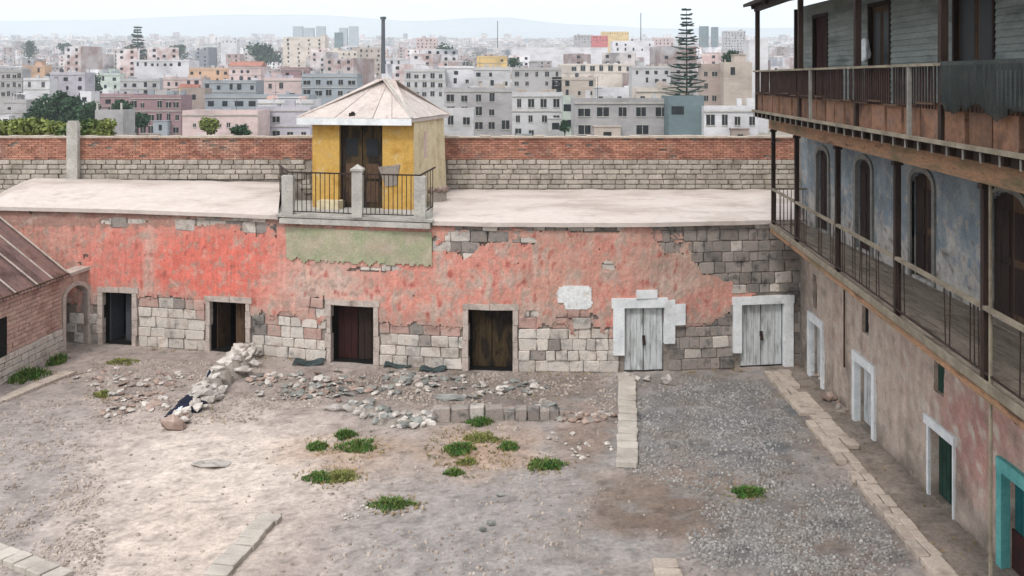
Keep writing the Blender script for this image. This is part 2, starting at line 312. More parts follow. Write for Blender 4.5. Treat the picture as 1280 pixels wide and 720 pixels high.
# hazy mountains
b = MB(); n = 90
for i in range(n + 1):
    X = -9000 + 18000 * i / n; x = PX + X / 9200 * F
    pk = interp([(-400, 30), (0, 26), (150, 24), (300, 17), (420, 20), (520, 26), (640, 22), (720, 30), (800, 36), (950, 34), (1280, 30), (1700, 30)], x) + 2.5 * nz(X / 700, 0)
    top = H + (PY - pk) / F * 9200
    for Y, z in ((8300, 200), (8800, 200 + (top - 200) * .62 + 30 * nz(X / 300, 2)), (9200, top), (9600, 280)): b.v.append((X, Y, z))
for i in range(n):
    for j in range(3): b.f.append((i * 4 + j, i * 4 + 4 + j, i * 4 + 5 + j, i * 4 + 1 + j))
b.m = [0] * len(b.f)
tag(b.build('mountains', T['mount'], smooth=True), kind='structure')

# ------------------------------------------------------------------ back building with the red facade
YF = [(-260, 36.4), (-60, 35.3), (0, 34.9), (148, 34.2), (286, 33.2), (442, 31.9), (612, 31.05), (700, 31), (803, 31), (950, 31.55), (1003, 31.8), (1100, 31.9)]
def yf(x): return interp(YF, x)
def fm(u, z, off=0.0):
    Y = yf(u); p = Vector(((u - PX) / F * Y, Y, z))
    d = yf(u + 5) - yf(u - 5); t = Vector(((u + 5 - PX) / F * yf(u + 5) - (u - 5 - PX) / F * yf(u - 5), d, 0)).normalized()
    return p + Vector((t.y, -t.x, 0)) * off
def fz(x, y): return H - (y - PY) / F * yf(x)      # height of photo row y on the facade at column x
def fy(x, z): return PY + (H - z) / yf(x) * F
ZR = H - 4.45
DOORS = [(130, 167, 365, 431), (264, 309, 377, 441), (415, 468, 382, 456), (586, 641, 387, 465), (780, 829, 384, 465), (925, 978, 379, 459)]
holes = [(a, b_, 0.0, fz((a + b_) / 2, t)) for a, b_, t, _ in DOORS]
back = thing('old_building', fm(640, 0), 'long low building with peeling red plaster facade over pale stone blocks', 'building')
inh = lambda u, z, g=0: any(a - g < u < b_ + g and z < t + g * .025 for a, b_, _, t in holes)
us = cuts(-240, 1004, 40, [h[0] for h in holes] + [h[1] for h in holes]); vs = cuts(0 - .3, ZR, .6, [h[3] for h in holes])
b = MB()
for i in range(len(us) - 1):
    for j in range(len(vs) - 1):
        uc, vc = (us[i] + us[i + 1]) / 2, (vs[j] + vs[j + 1]) / 2
        if not inh(uc, vc): b.quad(fm(us[i], vs[j]), fm(us[i + 1], vs[j]), fm(us[i + 1], vs[j + 1]), fm(us[i], vs[j + 1]))
b.build('wall', T['mortar'], back)
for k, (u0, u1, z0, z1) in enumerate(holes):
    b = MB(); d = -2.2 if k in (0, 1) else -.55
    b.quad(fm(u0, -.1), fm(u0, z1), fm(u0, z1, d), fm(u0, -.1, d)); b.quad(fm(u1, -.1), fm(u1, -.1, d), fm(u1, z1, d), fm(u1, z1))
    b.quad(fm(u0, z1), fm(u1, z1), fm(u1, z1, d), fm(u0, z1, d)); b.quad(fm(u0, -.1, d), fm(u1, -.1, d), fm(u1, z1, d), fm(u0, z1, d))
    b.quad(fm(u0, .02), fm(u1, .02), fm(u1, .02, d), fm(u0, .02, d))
    b.build('doorway_reveal', T['dark'], back)  # doorway shade painted near-black on the niche faces
# plaster layer
PB = [(-240, 385), (100, 380), (165, 374), (240, 376), (258, 388), (310, 390), (350, 396), (380, 402), (415, 396), (470, 400), (520, 408), (580, 408), (640, 404), (700, 410), (765, 412), (850, 402), (900, 398), (1003, 404)]
def bare(x, y):
    if x > 1000: return True
    w1 = 9 * nz(x / 9, y / 9, 1) + 14 * nz(x / 30, y / 30, 4) + 4 * nz(x / 3, y / 3, 8)
    if y + w1 * .9 > interp(PB, x): return True
    e = w1 * 2.2
    if x + e > interp([(270, 812), (300, 835), (325, 858), (345, 890), (365, 935), (385, 940), (400, 880), (420, 850)], y): return True
    for cx, cy, rx, ry in ((322, 284, 28, 13), (575, 300, 38, 17), (150, 276, 30, 4), (300, 276, 60, 5), (700, 284, 70, 6), (600, 283, 50, 6), (665, 395, 9, 9), (720, 396, 30, 7), (395, 380, 12, 14), (362, 400, 16, 10), (655, 300, 16, 5), (760, 330, 8, 6), (470, 336, 30, 4)):
        if math.hypot((x - cx) / rx, (y - cy) / ry) + w1 * .05 < 1: return True
    return w1 > 13.5
FRM = [(122, 174, 356), (255, 318, 368), (403, 480, 372), (577, 648, 377), (764, 855, 362), (915, 990, 370)]
def pkeep(u, z):
    if inh(u, z, 0): return False
    return not bare(u, fy(u, z))
def pcol(u, z):
    x, y = u, fy(u, z)
    n1, n2 = fbm(x / 34, y / 34, 2), fbm(x / 7, y / 12, 6); st = nz(x / 3.2, y / 40, 3)
    c = (224, 154, 138)
    c = mixc(c, (234, 130, 114), blob(x, y, 268, 335, 95, 45, 1, .3))
    c = mixc(c, (232, 134, 120), blob(x, y, 140, 325, 45, 40, .7, .3))
    c = mixc(c, (220, 190, 176), blob(x, y, 400, 355, 60, 42, .75, .5))
    c = mixc(c, (206, 170, 152), blob(x, y, 700, 350, 50, 50, .55, .6))
    c = mixc(c, (196, 170, 154), blob(x, y, 855, 330, 70, 40, .8, .5))
    c = mixc(c, (200, 176, 160), blob(x, y, 700, 290, 150, 10, .5, .6))
    c = mixc(c, (222, 188, 174), blob(x, y, 188, 340, 7, 70, .7, .4))
    c = mixc(c, (206, 168, 152), blob(x, y, 60, 300, 80, 26, .35, .6))
    c = mixc(c, (208, 184, 170), .85 * max(0, min(1, (n1 * .9 + n2 * .7 + .05 * (y - 380) / 20 - .12 - (.22 if x < 350 else -.2)) * 2.0)))
    c = mixc(c, (190, 160, 148), .7 * max(0, min(1, (y - interp(PB, x) + 26 + 20 * n2) / 26)))
    c = mixc(c, (186, 108, 98), max(0, min(1, (-n2 * 1.2 - .42) * 2)))
    c = tuple(v * (1 + .09 * st) for v in c)
    if n2 > .34: c = mixc(c, (176, 152, 138), .6)
    if y < 283 + 5 * nz(x / 8, 0): c = mixc(c, (150, 130, 118), .55)
    return C3(c)
us = cuts(-240, 1003, 2.2, [h[0] for h in holes] + [h[1] for h in holes]); vs = cuts(.3, ZR - .02, .055, [h[3] for h in holes])
sheet('plaster', fm, us, vs, pkeep, pcol, lambda u, z: .022 * fbm(u / 18, z * 1.6, 1) + .008 * nz(u / 3, z * 8), .075, back, T['plaster'], skirt=.07)
# ashlar stones where the plaster has gone
rr = random.Random(5); z = 0.0; cand = []; row = 0
while z < ZR - .1:
    hgt = rr.uniform(.28, .40) if z < 1.9 else rr.uniform(.28, .38)
    if z + hgt > ZR: hgt = ZR - z
    if hgt < .12: break
    u = 96 + rr.uniform(-12, 0)
    while u < 1002:
        wm = rr.uniform(.28, .66) if u < 830 else rr.uniform(.26, .58); wu = wm / yf(u) * F
        u1 = min(u + wu, 1003); uc = (u + u1) / 2; zc = z + hgt / 2; y = fy(uc, zc)
        blocked = any(a - 7 < u1 and u < b_ + 7 and z < t + .16 for a, b_, _, t in holes)
        if blocked:      # trim against the door surround
            a, b_, _, t = [h for h in holes if h[0] - 7 < u1 and u < h[1] + 7][0]
            if u < a - 12: u1 = a - 7; uc = (u + u1) / 2; blocked = False
            elif u < b_ + 7: u = b_ + 7.5; continue
        ex = sum(bare(xx, yy) for xx in (u + 2, uc, u1 - 2) for yy in (y - 4, y, y + 4))
        if not blocked and ex >= 2 and u1 - u > 4:
            dark = (uc > 815 and rr.random() < .8) or (uc > 560 and y < 325 and rr.random() < .6) or rr.random() < .1
            near = not bare(uc, y - 16) and y > 340
            me = rr.choice(ASH['stone_dark' if dark else ('stone_pink' if near and rr.random() < .75 else 'stone')])
            p0, p1 = fm(u, 0), fm(u1, 0); ang = math.atan2(p1.y - p0.y, p1.x - p0.x); wd = (p1 - p0).length
            p = fm(uc, zc, rr.uniform(-.045, .02)); cand.append((wd * hgt, me, p, (rr.uniform(-.03, .03), rr.uniform(-.02, .02), ang), (wd * .97, .16, hgt * rr.uniform(.93, .98))))
        u = u1 + .4
    z += hgt; row += 1
def joined(name, parent, items):
    b = MB()
    for _, me, p, ro, sc_ in items:
        M_ = Matrix.LocRotScale(p, __import__('mathutils').Euler(ro), Vector(sc_)); k = len(b.v); mi = JM.index(me.materials[0])
        b.v += [tuple(M_ @ v.co) for v in me.vertices]
        for f in me.polygons: b.f.append(tuple(i + k for i in f.vertices)); b.m.append(mi)
    o = b.build(name, JM, parent); o['kind'] = 'stuff'; return o
JM = [T['stone'], T['stone_pink'], T['stone_dark']]
cand.sort(key=lambda c: -c[0])
for _, me, p, ro, sc_ in cand[:299]: inst('stone', me, back, p, ro, sc_)
if len(cand) > 299: joined('small_stones', back, cand[299:])
# door surrounds, leaves
def fbox(b, u0, u1, z0, z1, o0, o1, m=0):
    b.hexa([fm(u0, z0, o1), fm(u1, z0, o1), fm(u1, z0, o0), fm(u0, z0, o0)], [fm(u0, z1, o1), fm(u1, z1, o1), fm(u1, z1, o0), fm(u0, z1, o0)], m)
for k, (a, b_, _, t) in enumerate(holes[:4]):
    b = MB(); w_ = 5.5
    z_ = 0
    while z_ < t - .05:
        h_ = min(rr.uniform(.3, .55), t - z_)
        fbox(b, a - w_ - rr.uniform(-1, 2), a + rr.uniform(-.2, .3), z_, z_ + h_ - .012, -.1, .095 + rr.uniform(0, .02)); fbox(b, b_ - rr.uniform(-.2, .3), b_ + w_ + rr.uniform(-1, 2), z_, z_ + h_ - .012, -.1, .095 + rr.uniform(0, .02)); z_ += h_
    m_ = (a + b_) / 2 + rr.uniform(-3, 3); fbox(b, a - w_ - 1, m_ - .3, t, t + .17, -.1, .115); fbox(b, m_ + .3, b_ + w_ + 2, t, t + .19, -.1, .108)
    b.build('door_frame', T['frame_pale'], back)
def leafset(k, m, cols, d=-.35, gap=1.2, lab=None, open_=None):
    a, b_, _, t = holes[k]; mid = (a + b_) / 2
    for s, (u0, u1) in enumerate(((a + .4, mid - gap / 2), (mid + gap / 2, b_ - .4))):
        nb = cols; dd = MB()
        if open_ is not None and s in open_: 
            uu = u0 if s == 0 else u1
            dd.beam(fm(uu + (1.5 if s == 0 else -1.5), t / 2, -.3), fm(uu + (4 if s == 0 else -4), t / 2, -1.0), .05, t * .98)
            lf = dd.build('door', m, back); continue
        fbox(dd, u0, u1, .03, t - .02, d - .05, d); mm_ = m[s] if isinstance(m, tuple) else m
        lf = dd.build('door', mm_, back)
        for q in range(nb):
            pb = MB(); x0 = u0 + (u1 - u0) * q / nb; x1 = u0 + (u1 - u0) * (q + 1) / nb
            fbox(pb, x0 + .25, x1 - .25, .05, t - .04, d, d + .022); pb.build('plank', mm_, lf)
    return a, b_, t
leafset(0, T['steel'], 2, d=-.4, open_=(0,)); leafset(1, T['wood_brown'], 2, d=-.4, open_=(0,))
leafset(2, (T['wood_red'], T['wood_dark']), 3, d=-.42); leafset(3, T['wood_old'], 3, d=-.4)
for k in (4, 5):
    a, b_, t = leafset(k, T['white_worn'], 3, d=-.06); mid = (a + b_) / 2
    b = MB(); fbox(b, mid - 1.6, mid + 1.6, t * .48, t * .56, -.05, .02); b.tube(fm(mid, t * .5, .03), fm(mid, t * .42, .05), .05, n=8); b.build('padlock', T['iron'], back)
b = MB(); t = holes[4][3]
fbox(b, 766, 780, 0.55, t, -.1, .17); fbox(b, 764, 833, t, fz(800, 372), -.1, .175); fbox(b, 795, 820, fz(800, 372), fz(800, 362), 0, .17)
fbox(b, 829, 842, fz(835, 428), t + .18, -.1, .17); fbox(b, 842, 855, fz(848, 405), fz(848, 379), 0, .162); fbox(b, 833, 842, t + .18, fz(838, 374), -.05, .168)
b.build('door_frame', T['white'], back)
b = MB(); t = holes[5][3]
fbox(b, 915, 925, 0.5, t, -.1, .17); fbox(b, 978, 989, 0, t, -.1, .17); fbox(b, 914, 990, t, t + .24, -.1, .175); b.build('door_frame', T['white'], back)
# white painted patch
us = cuts(694, 743, 1.5, []); vs = cuts(fz(718, 389), fz(718, 355), .04, [])
def wk(u, z):
    y = fy(u, z); d = max(abs(u - 718) / 21.5, abs(y - 371) / 14.5); w_ = .08 * nz(u / 4, y / 4)
    if math.hypot(u - 700, y - 383) < 6: return False
    return d + w_ + .35 * max(0, abs(u - 718) / 21.5 + abs(y - 371) / 14.5 - 1.55) < 1
sheet('white_patch', fm, us, vs, wk, lambda u, z: C3((232, 234, 234), .9), lambda u, z: 0, .10, back, T['plaster'], skirt=.05)
# flat roofs of the back building
YB = 37.25
def roofsheet(name, u0, u1, zb0, zb1, hip=0, irr=0.):
    b = MB(); nu = int((u1 - u0) / 8) + 1; nv = 14; TH = .13
    for i in range(nu + 1):
        u = u0 + (u1 - u0) * i / nu; f0 = fm(u, 0, .22); zf = ZR + .02 + irr * .1 * nz(u / 30, 0)
        ub = u + (45 - (u - u0) * .0 if False else 0)
        bk = Vector(((u - PX) / F * YB, YB, 0)); zb = zb0 + (zb1 - zb0) * i / nu
        for j in range(nv + 1):
            t = j / nv; p = f0.lerp(bk, t); s = math.sin(t * math.pi / 2) ** .8
            z = zf + (zb - zf) * s + (.03 * fbm(u / 30, t * 5, 3) if j else 0)
            if hip: 
                q = min(1, max(0, (u + 4) / hip)); z = min(z, zf + .06 + (zb - zf) * (q ** .8))
            b.v.append((p.x, p.y, z))
    n = nv + 1
    for i in range(nu):
        for j in range(nv): b.f.append((i * n + j, (i + 1) * n + j, (i + 1) * n + j + 1, i * n + j + 1))
        A, B = b.v[i * n], b.v[(i + 1) * n]; k = len(b.v)
        w0 = -.02 * random.random(); b.v += [(A[0], A[1], A[2] - TH), (B[0], B[1], B[2] - TH), (A[0], A[1] + .3, A[2] - TH), (B[0], B[1] + .3, B[2] - TH)]
        b.f += [(i * n, k, k + 1, (i + 1) * n), (k, k + 2, k + 3, k + 1)]
    b.m = [0] * len(b.f); return b.build(name, T['white_roof'], back)
roofsheet('roof', -240, 352, H - 3.55, H - 3.85, hip=50)
roofsheet('roof', 543, 1003, H - 4.12, H - 4.12, irr=.1)
b = MB(); b.tube(L(50, 250, 35.2), L(65, 238, 35.9), .02, n=6)
tag(b.build('stick', T['iron']), 'thin dark stick lying on the left white roof', 'stick')

# ------------------------------------------------------------------ terrace, posts, railing
ter = thing('terrace', fm(450, ZR), 'small railed terrace with grey slab and three posts before the yellow hut', 'terrace')
b = MB(); b.hexa([fm(352, ZR - .02, .28), fm(543, ZR - .02, .28), Vector((-2.4, 35.6, ZR - .05)), Vector((-8.2, 36.2, ZR - .05))],
                 [fm(350, ZR + .06, .3), fm(545, ZR + .06, .3), Vector((-2.4, 35.6, ZR + .06)), Vector((-8.2, 36.2, ZR + .06))]); b.build('floor', T['concrete'], ter)
b = MB(); fbox(b, 356, 541, fz(450, 281.5), ZR - .05, .0, .36); b.build('slab', T['concrete'], ter)
us = cuts(360, 541, 3, []); vs = cuts(fz(450, 334), fz(450, 287), .06, [])
sheet('green_panel', fm, us, vs, lambda u, z: z > fz(450, 328) + .12 * nz(u / 9, 0) + .05 * nz(u / 3, 4), lambda u, z: C3(mixc((168, 174, 140), (190, 178, 156), .5 + nz(u / 22, z * 2) + nz(u / 5, z * 6) * .5)), lambda u, z: .01 * nz(u / 7, z * 3), .12, back, T['plaster'], skirt=.1)
def post(u, w_, z0, z1, off, cap):
    b = MB(); p = fm(u, 0, off); hw = w_ / 2
    b.bb(p.x - hw, p.x + hw, p.y - hw, p.y + hw, z0, z1)
    if cap:
        b.bb(p.x - hw - .04, p.x + hw + .04, p.y - hw - .04, p.y + hw + .04, z1, z1 + .07)
        k = hw + .02; z2 = z1 + .07; b.add([(p.x - k, p.y - k, z2), (p.x + k, p.y - k, z2), (p.x + k, p.y + k, z2), (p.x - k, p.y + k, z2), (p.x, p.y, z2 + .14)], [(0, 1, 4), (1, 2, 4), (2, 3, 4), (3, 0, 4)])
    b.build('post', T['concrete'], ter); return p
pL = post(362, .36, ZR + .06, fz(362, 219), .08, False); pM = post(448, .33, ZR + .06, fz(448, 213), .08, True); pR = post(526, .36, ZR + .06, fz(526, 220), .08, False)
bal = MB(); bal.tube((0, 0, 0), (0, 0, 1), .014, n=5); bo = bal.build('baluster', T['iron'], ter, origin=(0, 0, 0)); balm = bo.data; bpy.data.objects.remove(bo)
RT = ZR + 1.42
def rail(p, q, top, bot, n, parent, r=.02):
    b = MB(); b.beam((p.x, p.y, top), (q.x, q.y, top), .045, .045); b.beam((p.x, p.y, bot), (q.x, q.y, bot), .03, .03); rl = b.build('rail', T['iron'], parent)
    for i in range(1, n):
        c = p.lerp(q, i / n); inst('baluster', balm, parent, (c.x, c.y, bot), (0, 0, 0), (1, 1, top - bot))
rail(pL, pM, RT, ZR + .16, 15, ter); rail(pM, pR, RT, ZR + .16, 14, ter)
pLb = Vector((-8.2, 35.3, 0)); rail(pL, pLb, RT, ZR + .16, 9, ter); pRb = Vector((-2.62, 34.2, 0)); rail(pR, pRb, RT, ZR + .16, 6, ter)

# ------------------------------------------------------------------ yellow hut
FL, FR, BR = Vector((-6.81, 34.25, 0)), Vector((-3.28, 33.55, 0)), Vector((-2.50, 36.7, 0)); BL = FL + (BR - FR)
ZH, ZT = ZR + .06, H - 1.38
hut = thing('rooftop_hut', (FL + BR) / 2 + Vector((0, 0, ZH)), 'ochre yellow rooftop hut with pale pyramid roof and dark double door', 'hut')
ex = (FR - FL).normalized(); ey = (BR - FR).normalized()
WH = (FR - FL).length; DH = (BR - FR).length
def hp(a, d, z): return FL + ex * a + ey * d + Vector((0, 0, z))
def hbox(b, a0, a1, d0, d1, z0, z1, m=0): b.hexa([hp(a0, d0, z0), hp(a1, d0, z0), hp(a1, d1, z0), hp(a0, d1, z0)], [hp(a0, d0, z1), hp(a1, d0, z1), hp(a1, d1, z1), hp(a0, d1, z1)], m)
da, db = .97, 2.5
b = MB(); hbox(b, 0, da, 0, .3, ZH, ZT); hbox(b, db, WH - .012, 0, .3, ZH, ZT); hbox(b, da, db, 0, .3, ZT - .12, ZT); b.build('front_wall', T['yellow'], hut)
b = MB(); b.hexa([hp(WH - .28, .302, ZH - .4), hp(WH + .03, -.005, ZH - .4), hp(WH + .14, DH, ZH - .4), hp(WH - .28, DH, ZH - .4)], [hp(WH - .28, .302, ZT), hp(WH, -.005, ZT), hp(WH, DH, ZT), hp(WH - .28, DH, ZT)])
hbox(b, 0, .28, .3, DH, ZH - .4, ZT); hbox(b, .28, WH - .3, DH - .3, DH - .02, ZH - .4, ZT); b.build('side_wall', T['cream'], hut)
b = MB(); hbox(b, WH + .001, WH + .012, 1.0, 1.35, ZT - 1.6, ZT - .45); b.build('pink_stain_patch', T['slab_pink'], hut)
for s in (0, 1):
    a0 = da + .06 + s * (db - da - .1) / 2; a1 = a0 + (db - da - .16) / 2
    b = MB(); hbox(b, a0, a1, .16, .21, ZH, ZT - .14); dr = b.build('door', T['wood_old'], hut)
    for zz0, zz1 in ((ZH + .2, ZH + .9), (ZH + 1.0, ZH + 1.5)):
        b = MB(); hbox(b, a0 + .12, a1 - .12, .14, .16, zz0, zz1); b.build('door_panel', T['wood_brown'], dr)
    b = MB(); hbox(b, a0 + .14, a1 - .14, .145, .16, ZH + 1.75, ZH + 2.35); b.build('pane', T['glass'], dr)
b = MB(); hbox(b, da, da + .06, .1, .24, ZH, ZT - .12); hbox(b, db - .06, db, .1, .24, ZH, ZT - .12); hbox(b, da + .06, db - .06, .1, .24, ZT - .19, ZT - .12); b.build('door_frame', T['wood_dark'], hut)
b = MB(); q = [(2.62, ZH + .75), (3.0, ZH + .8), (3.12, ZH + 1.5), (2.35, ZH + 1.42)]
b.add([hp(a, -.03, z) for a, z in q] + [hp(a, .0, z) for a, z in q], [(3, 2, 1, 0), (0, 1, 5, 4), (1, 2, 6, 5), (2, 3, 7, 6), (3, 0, 4, 7)]); b.build('grey_patch', T['mortar'], hut)
b = MB(); hbox(b, .35, 1.15, -.42, -.02, ZH, ZH + .28); tag(b.build('step', T['cream'], hut), 'yellowed step')
# pyramid roof with corrugated sheets and a fascia
ap = hp(WH * .56, DH * .5, 0); ap.z = H - .05; o_ = .33
cor = [hp(-.38, -.35, ZT + .02), hp(WH + .05, -.35, ZT + .02), hp(WH + .14, DH + .2, ZT + .05), hp(-.3, DH + .2, ZT + .05)]
rf = MB(); base = [c - Vector((0, 0, .10)) for c in cor]; rf.hexa(base, cor); rfo = rf.build('roof', T['tin'], hut)
apl, apr = ap - ex * .28, ap + ex * .02
for s in range(4):
    A, B = cor[s] + Vector((0, 0, .012)), cor[(s + 1) % 4] + Vector((0, 0, .012))
    if s == 0: ns = 6
    elif s == 1: ns = 5
    else: ns = 5
    for k in range(ns):
        t0, t1 = k / ns, (k + 1) / ns - .005; nrm = (B - A).cross(ap - A).normalized()
        up = lambda t: A.lerp(B, t); tp = lambda t: (ap + (B - A) * .17 * (t - .5))
        lift = nrm * (.032 if k % 2 else .02); b = MB()
        P = [up(t0), up(t1), tp(t1), tp(t0)]; b.add(P + [p + lift for p in P], [(4, 5, 6, 7), (0, 1, 5, 4), (1, 2, 6, 5), (2, 3, 7, 6), (3, 0, 4, 7)]); b.build('roof_sheet', T['tin'], rfo)
for s in range(4):
    b = MB(); b.tube(cor[s] + Vector((0, 0, .04)), ap + Vector((0, 0, .05)), .045, n=6); b.build('ridge_cap', T['concrete'] if s == 1 else T['tin'], rfo)
b = MB(); A, B = cor[0].copy(), cor[1].copy(); d = -ey * .03
b.hexa([A + d * 2 - Vector((0, 0, .2)), B + d * 2 - Vector((0, 0, .2)), B - ey * 0 - Vector((0, 0, .2)), A - Vector((0, 0, .2))], [A + d * 2 + Vector((0, 0, .02)), B + d * 2 + Vector((0, 0, .02)), B + Vector((0, 0, .02)), A + Vector((0, 0, .02))]); b.build('fascia', T['white'], rfo)
b = MB(); p = hp(WH * .42, -.2, ZT + .16); b.box(p, (.2, .14, .12)); b.box(p + Vector((.02, 0, .08)), (.1, .1, .05)); tag(b.build('stone_on_roof', T['iron']), 'small dark stone lying on the hut roof edge', 'stone')
b = MB(); c = hp(WH + .55, .9, 0); b.box((c.x, c.y, ZR + .35), (.55, .4, .55)); hb = thing('rubble_plinth', (c.x, c.y, ZR + .0), 'little heap of broken bricks beside the hut side wall', 'rubble')
bpy_b = b.build('core', T['mortar'], hb)
for i in range(9): inst('stone', random.choice(ROCK['rubble_red']), hb, (c.x + random.uniform(-.3, .3), c.y + random.uniform(-.25, .1), ZR + .62 + random.uniform(0, .08)), (0, random.uniform(0, 3), random.uniform(0, 3)), (.24, .18, .13))

# ------------------------------------------------------------------ boundary wall of brick over blocks
bw = thing('boundary_wall', (0, 37.5, 3), 'long boundary wall with red brick top over pale stone blocks', 'wall')
zt, zm = H - 2.2, H - 3.02; X0, X1 = -24, 16
b = MB(); b.bb(X0, X1, 37.42, 37.75, 0, zt - .02); b.build('core', T['mortar'], bw)
b = MB(); 
for k in range(100):
    x0 = X0 + (X1 - X0) * k / 100; h_ = .03 + .05 * random.random(); b.bb(x0, x0 + .4, 37.30, 37.8, zt - .02, zt + h_)
b.build('coping', T['coping'], bw)
b = MB(); rr = random.Random(3); nrow = 10; hb_ = (zt - .02 - zm) / nrow
for r_ in range(nrow):
    x = X0 + (.13 if r_ % 2 else 0)
    while x < X1:
        if rr.random() > .018: b.box((x + .12, 37.42 + rr.uniform(-.02, .012), zm + hb_ * (r_ + .5)), (.236, .1, hb_ - .014), Matrix.Rotation(rr.uniform(-.03, .03), 3, 'Z'))
        x += .25
tag(b.build('brick', T['brick'], bw), kind='stuff')
z = zm; r_ = 0
while z > H - 4.35:
    hh = rr.uniform(.17, .21); x = -19.5 + rr.uniform(0, .3)
    while x < 11:
        wd = rr.uniform(.3, .55); xpx = PX + x / 37.4 * F; vis = (z > H - 3.75) if xpx < 372 and xpx > 30 else True
        if vis and not (380 < xpx < 548): inst('stone', rr.choice(ASH['block']), bw, (x + wd / 2, 37.42 + rr.uniform(-.015, .02), z - hh / 2), (0, rr.uniform(-.02, .02), rr.uniform(-.02, .02)), (wd * .93, .14, hh * .84))
        x += wd
    z -= hh
b = MB(); c = L(92, 160, 37.2); b.bb(c.x - .2, c.x + .2, 37.05, 37.3, H - 4.3, zt + .55); b.bb(c.x - .17, c.x + .17, 37.08, 37.28, zt + .55, zt + .63); b.build('pier', T['concrete'], bw)

# ------------------------------------------------------------------ left outbuilding with arch
lo = thing('outbuilding', (-15.2, 31.5, 0), 'brick outbuilding with rusty corrugated lean-to roof at the yard corner', 'shed')
LA, LB = Vector((-15.6, 24.5, 0)), Vector((-14.95, 33.2, 0)); dl = (LB - LA).normalized(); nl = Vector((dl.y, -dl.x, 0))
LL = (LB - LA).length; ZE = H - 6.5
b = MB(); b.hexa([LA, LB, LB - nl * 3, LA - nl * 3], [LA + Vector((0, 0, ZE)), LB + Vector((0, 0, ZE)), LB - nl * 3 + Vector((0, 0, ZE + 2.2)), LA - nl * 3 + Vector((0, 0, ZE + 2.2))]); b.build('wall', T['mortar'], lo)
rr = random.Random(8); cntb = 0
z = .0
while z < ZE - .05:
    big = z < .62; hh = .2 if big else .135; s = LL - 4.6 + rr.uniform(-.1, .1)
    while s < LL:
        wd = rr.uniform(.35, .6) if big else rr.uniform(.26, .34); e = min(s + wd, LL)
        u = PX + (LA + dl * s).x / (LA + dl * s).y * F
        if e - s > .08 and cntb < 298:
            p = LA + dl * ((s + e) / 2) + nl * (rr.uniform(.0, .02) + (.05 if big else 0)); p.z = z + hh / 2
            inst('stone' if big else 'brick', rr.choice(ASH['stone' if big else 'brick_wash']), lo, p, (0, rr.uniform(-.01, .01), math.atan2(dl.y, dl.x)), ((e - s) * .95, .12, hh * .9)); cntb += 1
        s = e
    z += hh
b = MB()
dd = LA + dl * (LL - 3.2); b.hexa([dd + nl * .1 - dl * 1.2, dd + nl * .1, dd - nl * .02, dd - nl * .02 - dl * 1.2], [v + Vector((0, 0, 1.95)) for v in (dd + nl * .1 - dl * 1.2, dd + nl * .1, dd - nl * .02, dd - nl * .02 - dl * 1.2)]); b.build('doorway', T['dark'], lo)  # solid near-black slab painted as the shaded opening
# corrugated sheets
slope = Vector((0, 0, 1.5)) - nl * 1.95
for k in range(12):
    s0 = LL - .75 * (k + 1) + .25; b = MB(); nseg = 10
    for i in range(nseg + 1):
        s = s0 + .79 * i / nseg; zz = .035 * math.cos(i / nseg * 2 * math.pi * 4) + (.012 if k % 2 else 0)
        for t in (-.12, 2.1): 
            p = LA + dl * s + nl * 0 + slope * t * (1 if t > 0 else 1); p.z += ZE + .1 + zz; b.v.append(tuple(p))
    for i in range(nseg): b.f.append((i * 2, i * 2 + 1, i * 2 + 3, i * 2 + 2))
    b.m = [0] * len(b.f); so = b.build('roof_sheet', T['rust_roof'] if k not in (1, ) else T['rust_roof'], lo)
    md = so.modifiers.new('thickness', 'SOLIDIFY'); md.thickness = .012
for s in (LL + .18, LL - .8, LL - 1.7, LL - 2.9):
    b = MB(); p = LA + dl * s; p.z += ZE + .19; b.beam(p + slope * -.1, p + slope * 2.1, .06, .03); b.build('roof_batten', T['frame_pale'], lo)
b = MB(); p, q = LA + dl * (LL - 8) + nl * .16, LB + nl * .16 + dl * .2; p.z = q.z = ZE - .02; b.beam(p, q, .05, .09); b.build('eave_board', T['wood_brown'], lo)
# arch wall between outbuilding and facade
ar = thing('arch', (-14.85, 34, 0), 'plastered stone arch joining the brick outbuilding to the red facade', 'arch')
AA = LB.copy(); AB = fm(112, 0, .02); da_ = (AB - AA); LAr = da_.length; da_.normalize(); na = Vector((da_.y, -da_.x, 0))
def ap_(s, z, o): return AA + da_ * s + na * o + Vector((0, 0, z))
ri = (LAr - .3) / 2; cx_ = LAr / 2 + .05; zs = H - 7.35
prof = [(cx_ - ri, 0)] + [(cx_ - ri * math.cos(a), zs + ri * .8 * math.sin(a)) for a in np.linspace(0, math.pi, 13)] + [(cx_ + ri, 0)]
zt_ = zs + ri * .8 + .32
b = MB()
topf = lambda s: zt_ + .12 * (s / LAr)
for (s0, z0), (s1, z1) in zip(prof[1:-1], prof[2:-1]):
    b.hexa([ap_(s0, z0, .02), ap_(s1, z1, .02), ap_(s1, z1, -.4), ap_(s0, z0, -.4)], [ap_(s0, topf(s0), .02), ap_(s1, topf(s1), .02), ap_(s1, topf(s1), -.4), ap_(s0, topf(s0), -.4)])
b.hexa([ap_(0, 0, .02), ap_(cx_ - ri, 0, .02), ap_(cx_ - ri, 0, -.4), ap_(0, 0, -.4)], [ap_(0, zt_, .02), ap_(cx_ - ri, zt_, .02), ap_(cx_ - ri, zt_, -.4), ap_(0, zt_, -.4)])
b.hexa([ap_(cx_ + ri, 0, .02), ap_(LAr, 0, .02), ap_(LAr, 0, -.4), ap_(cx_ + ri, 0, -.4)], [ap_(cx_ + ri, zt_ + .1, .02), ap_(LAr, zt_ + .12, .02), ap_(LAr, zt_ + .12, -.4), ap_(cx_ + ri, zt_ + .1, -.4)])
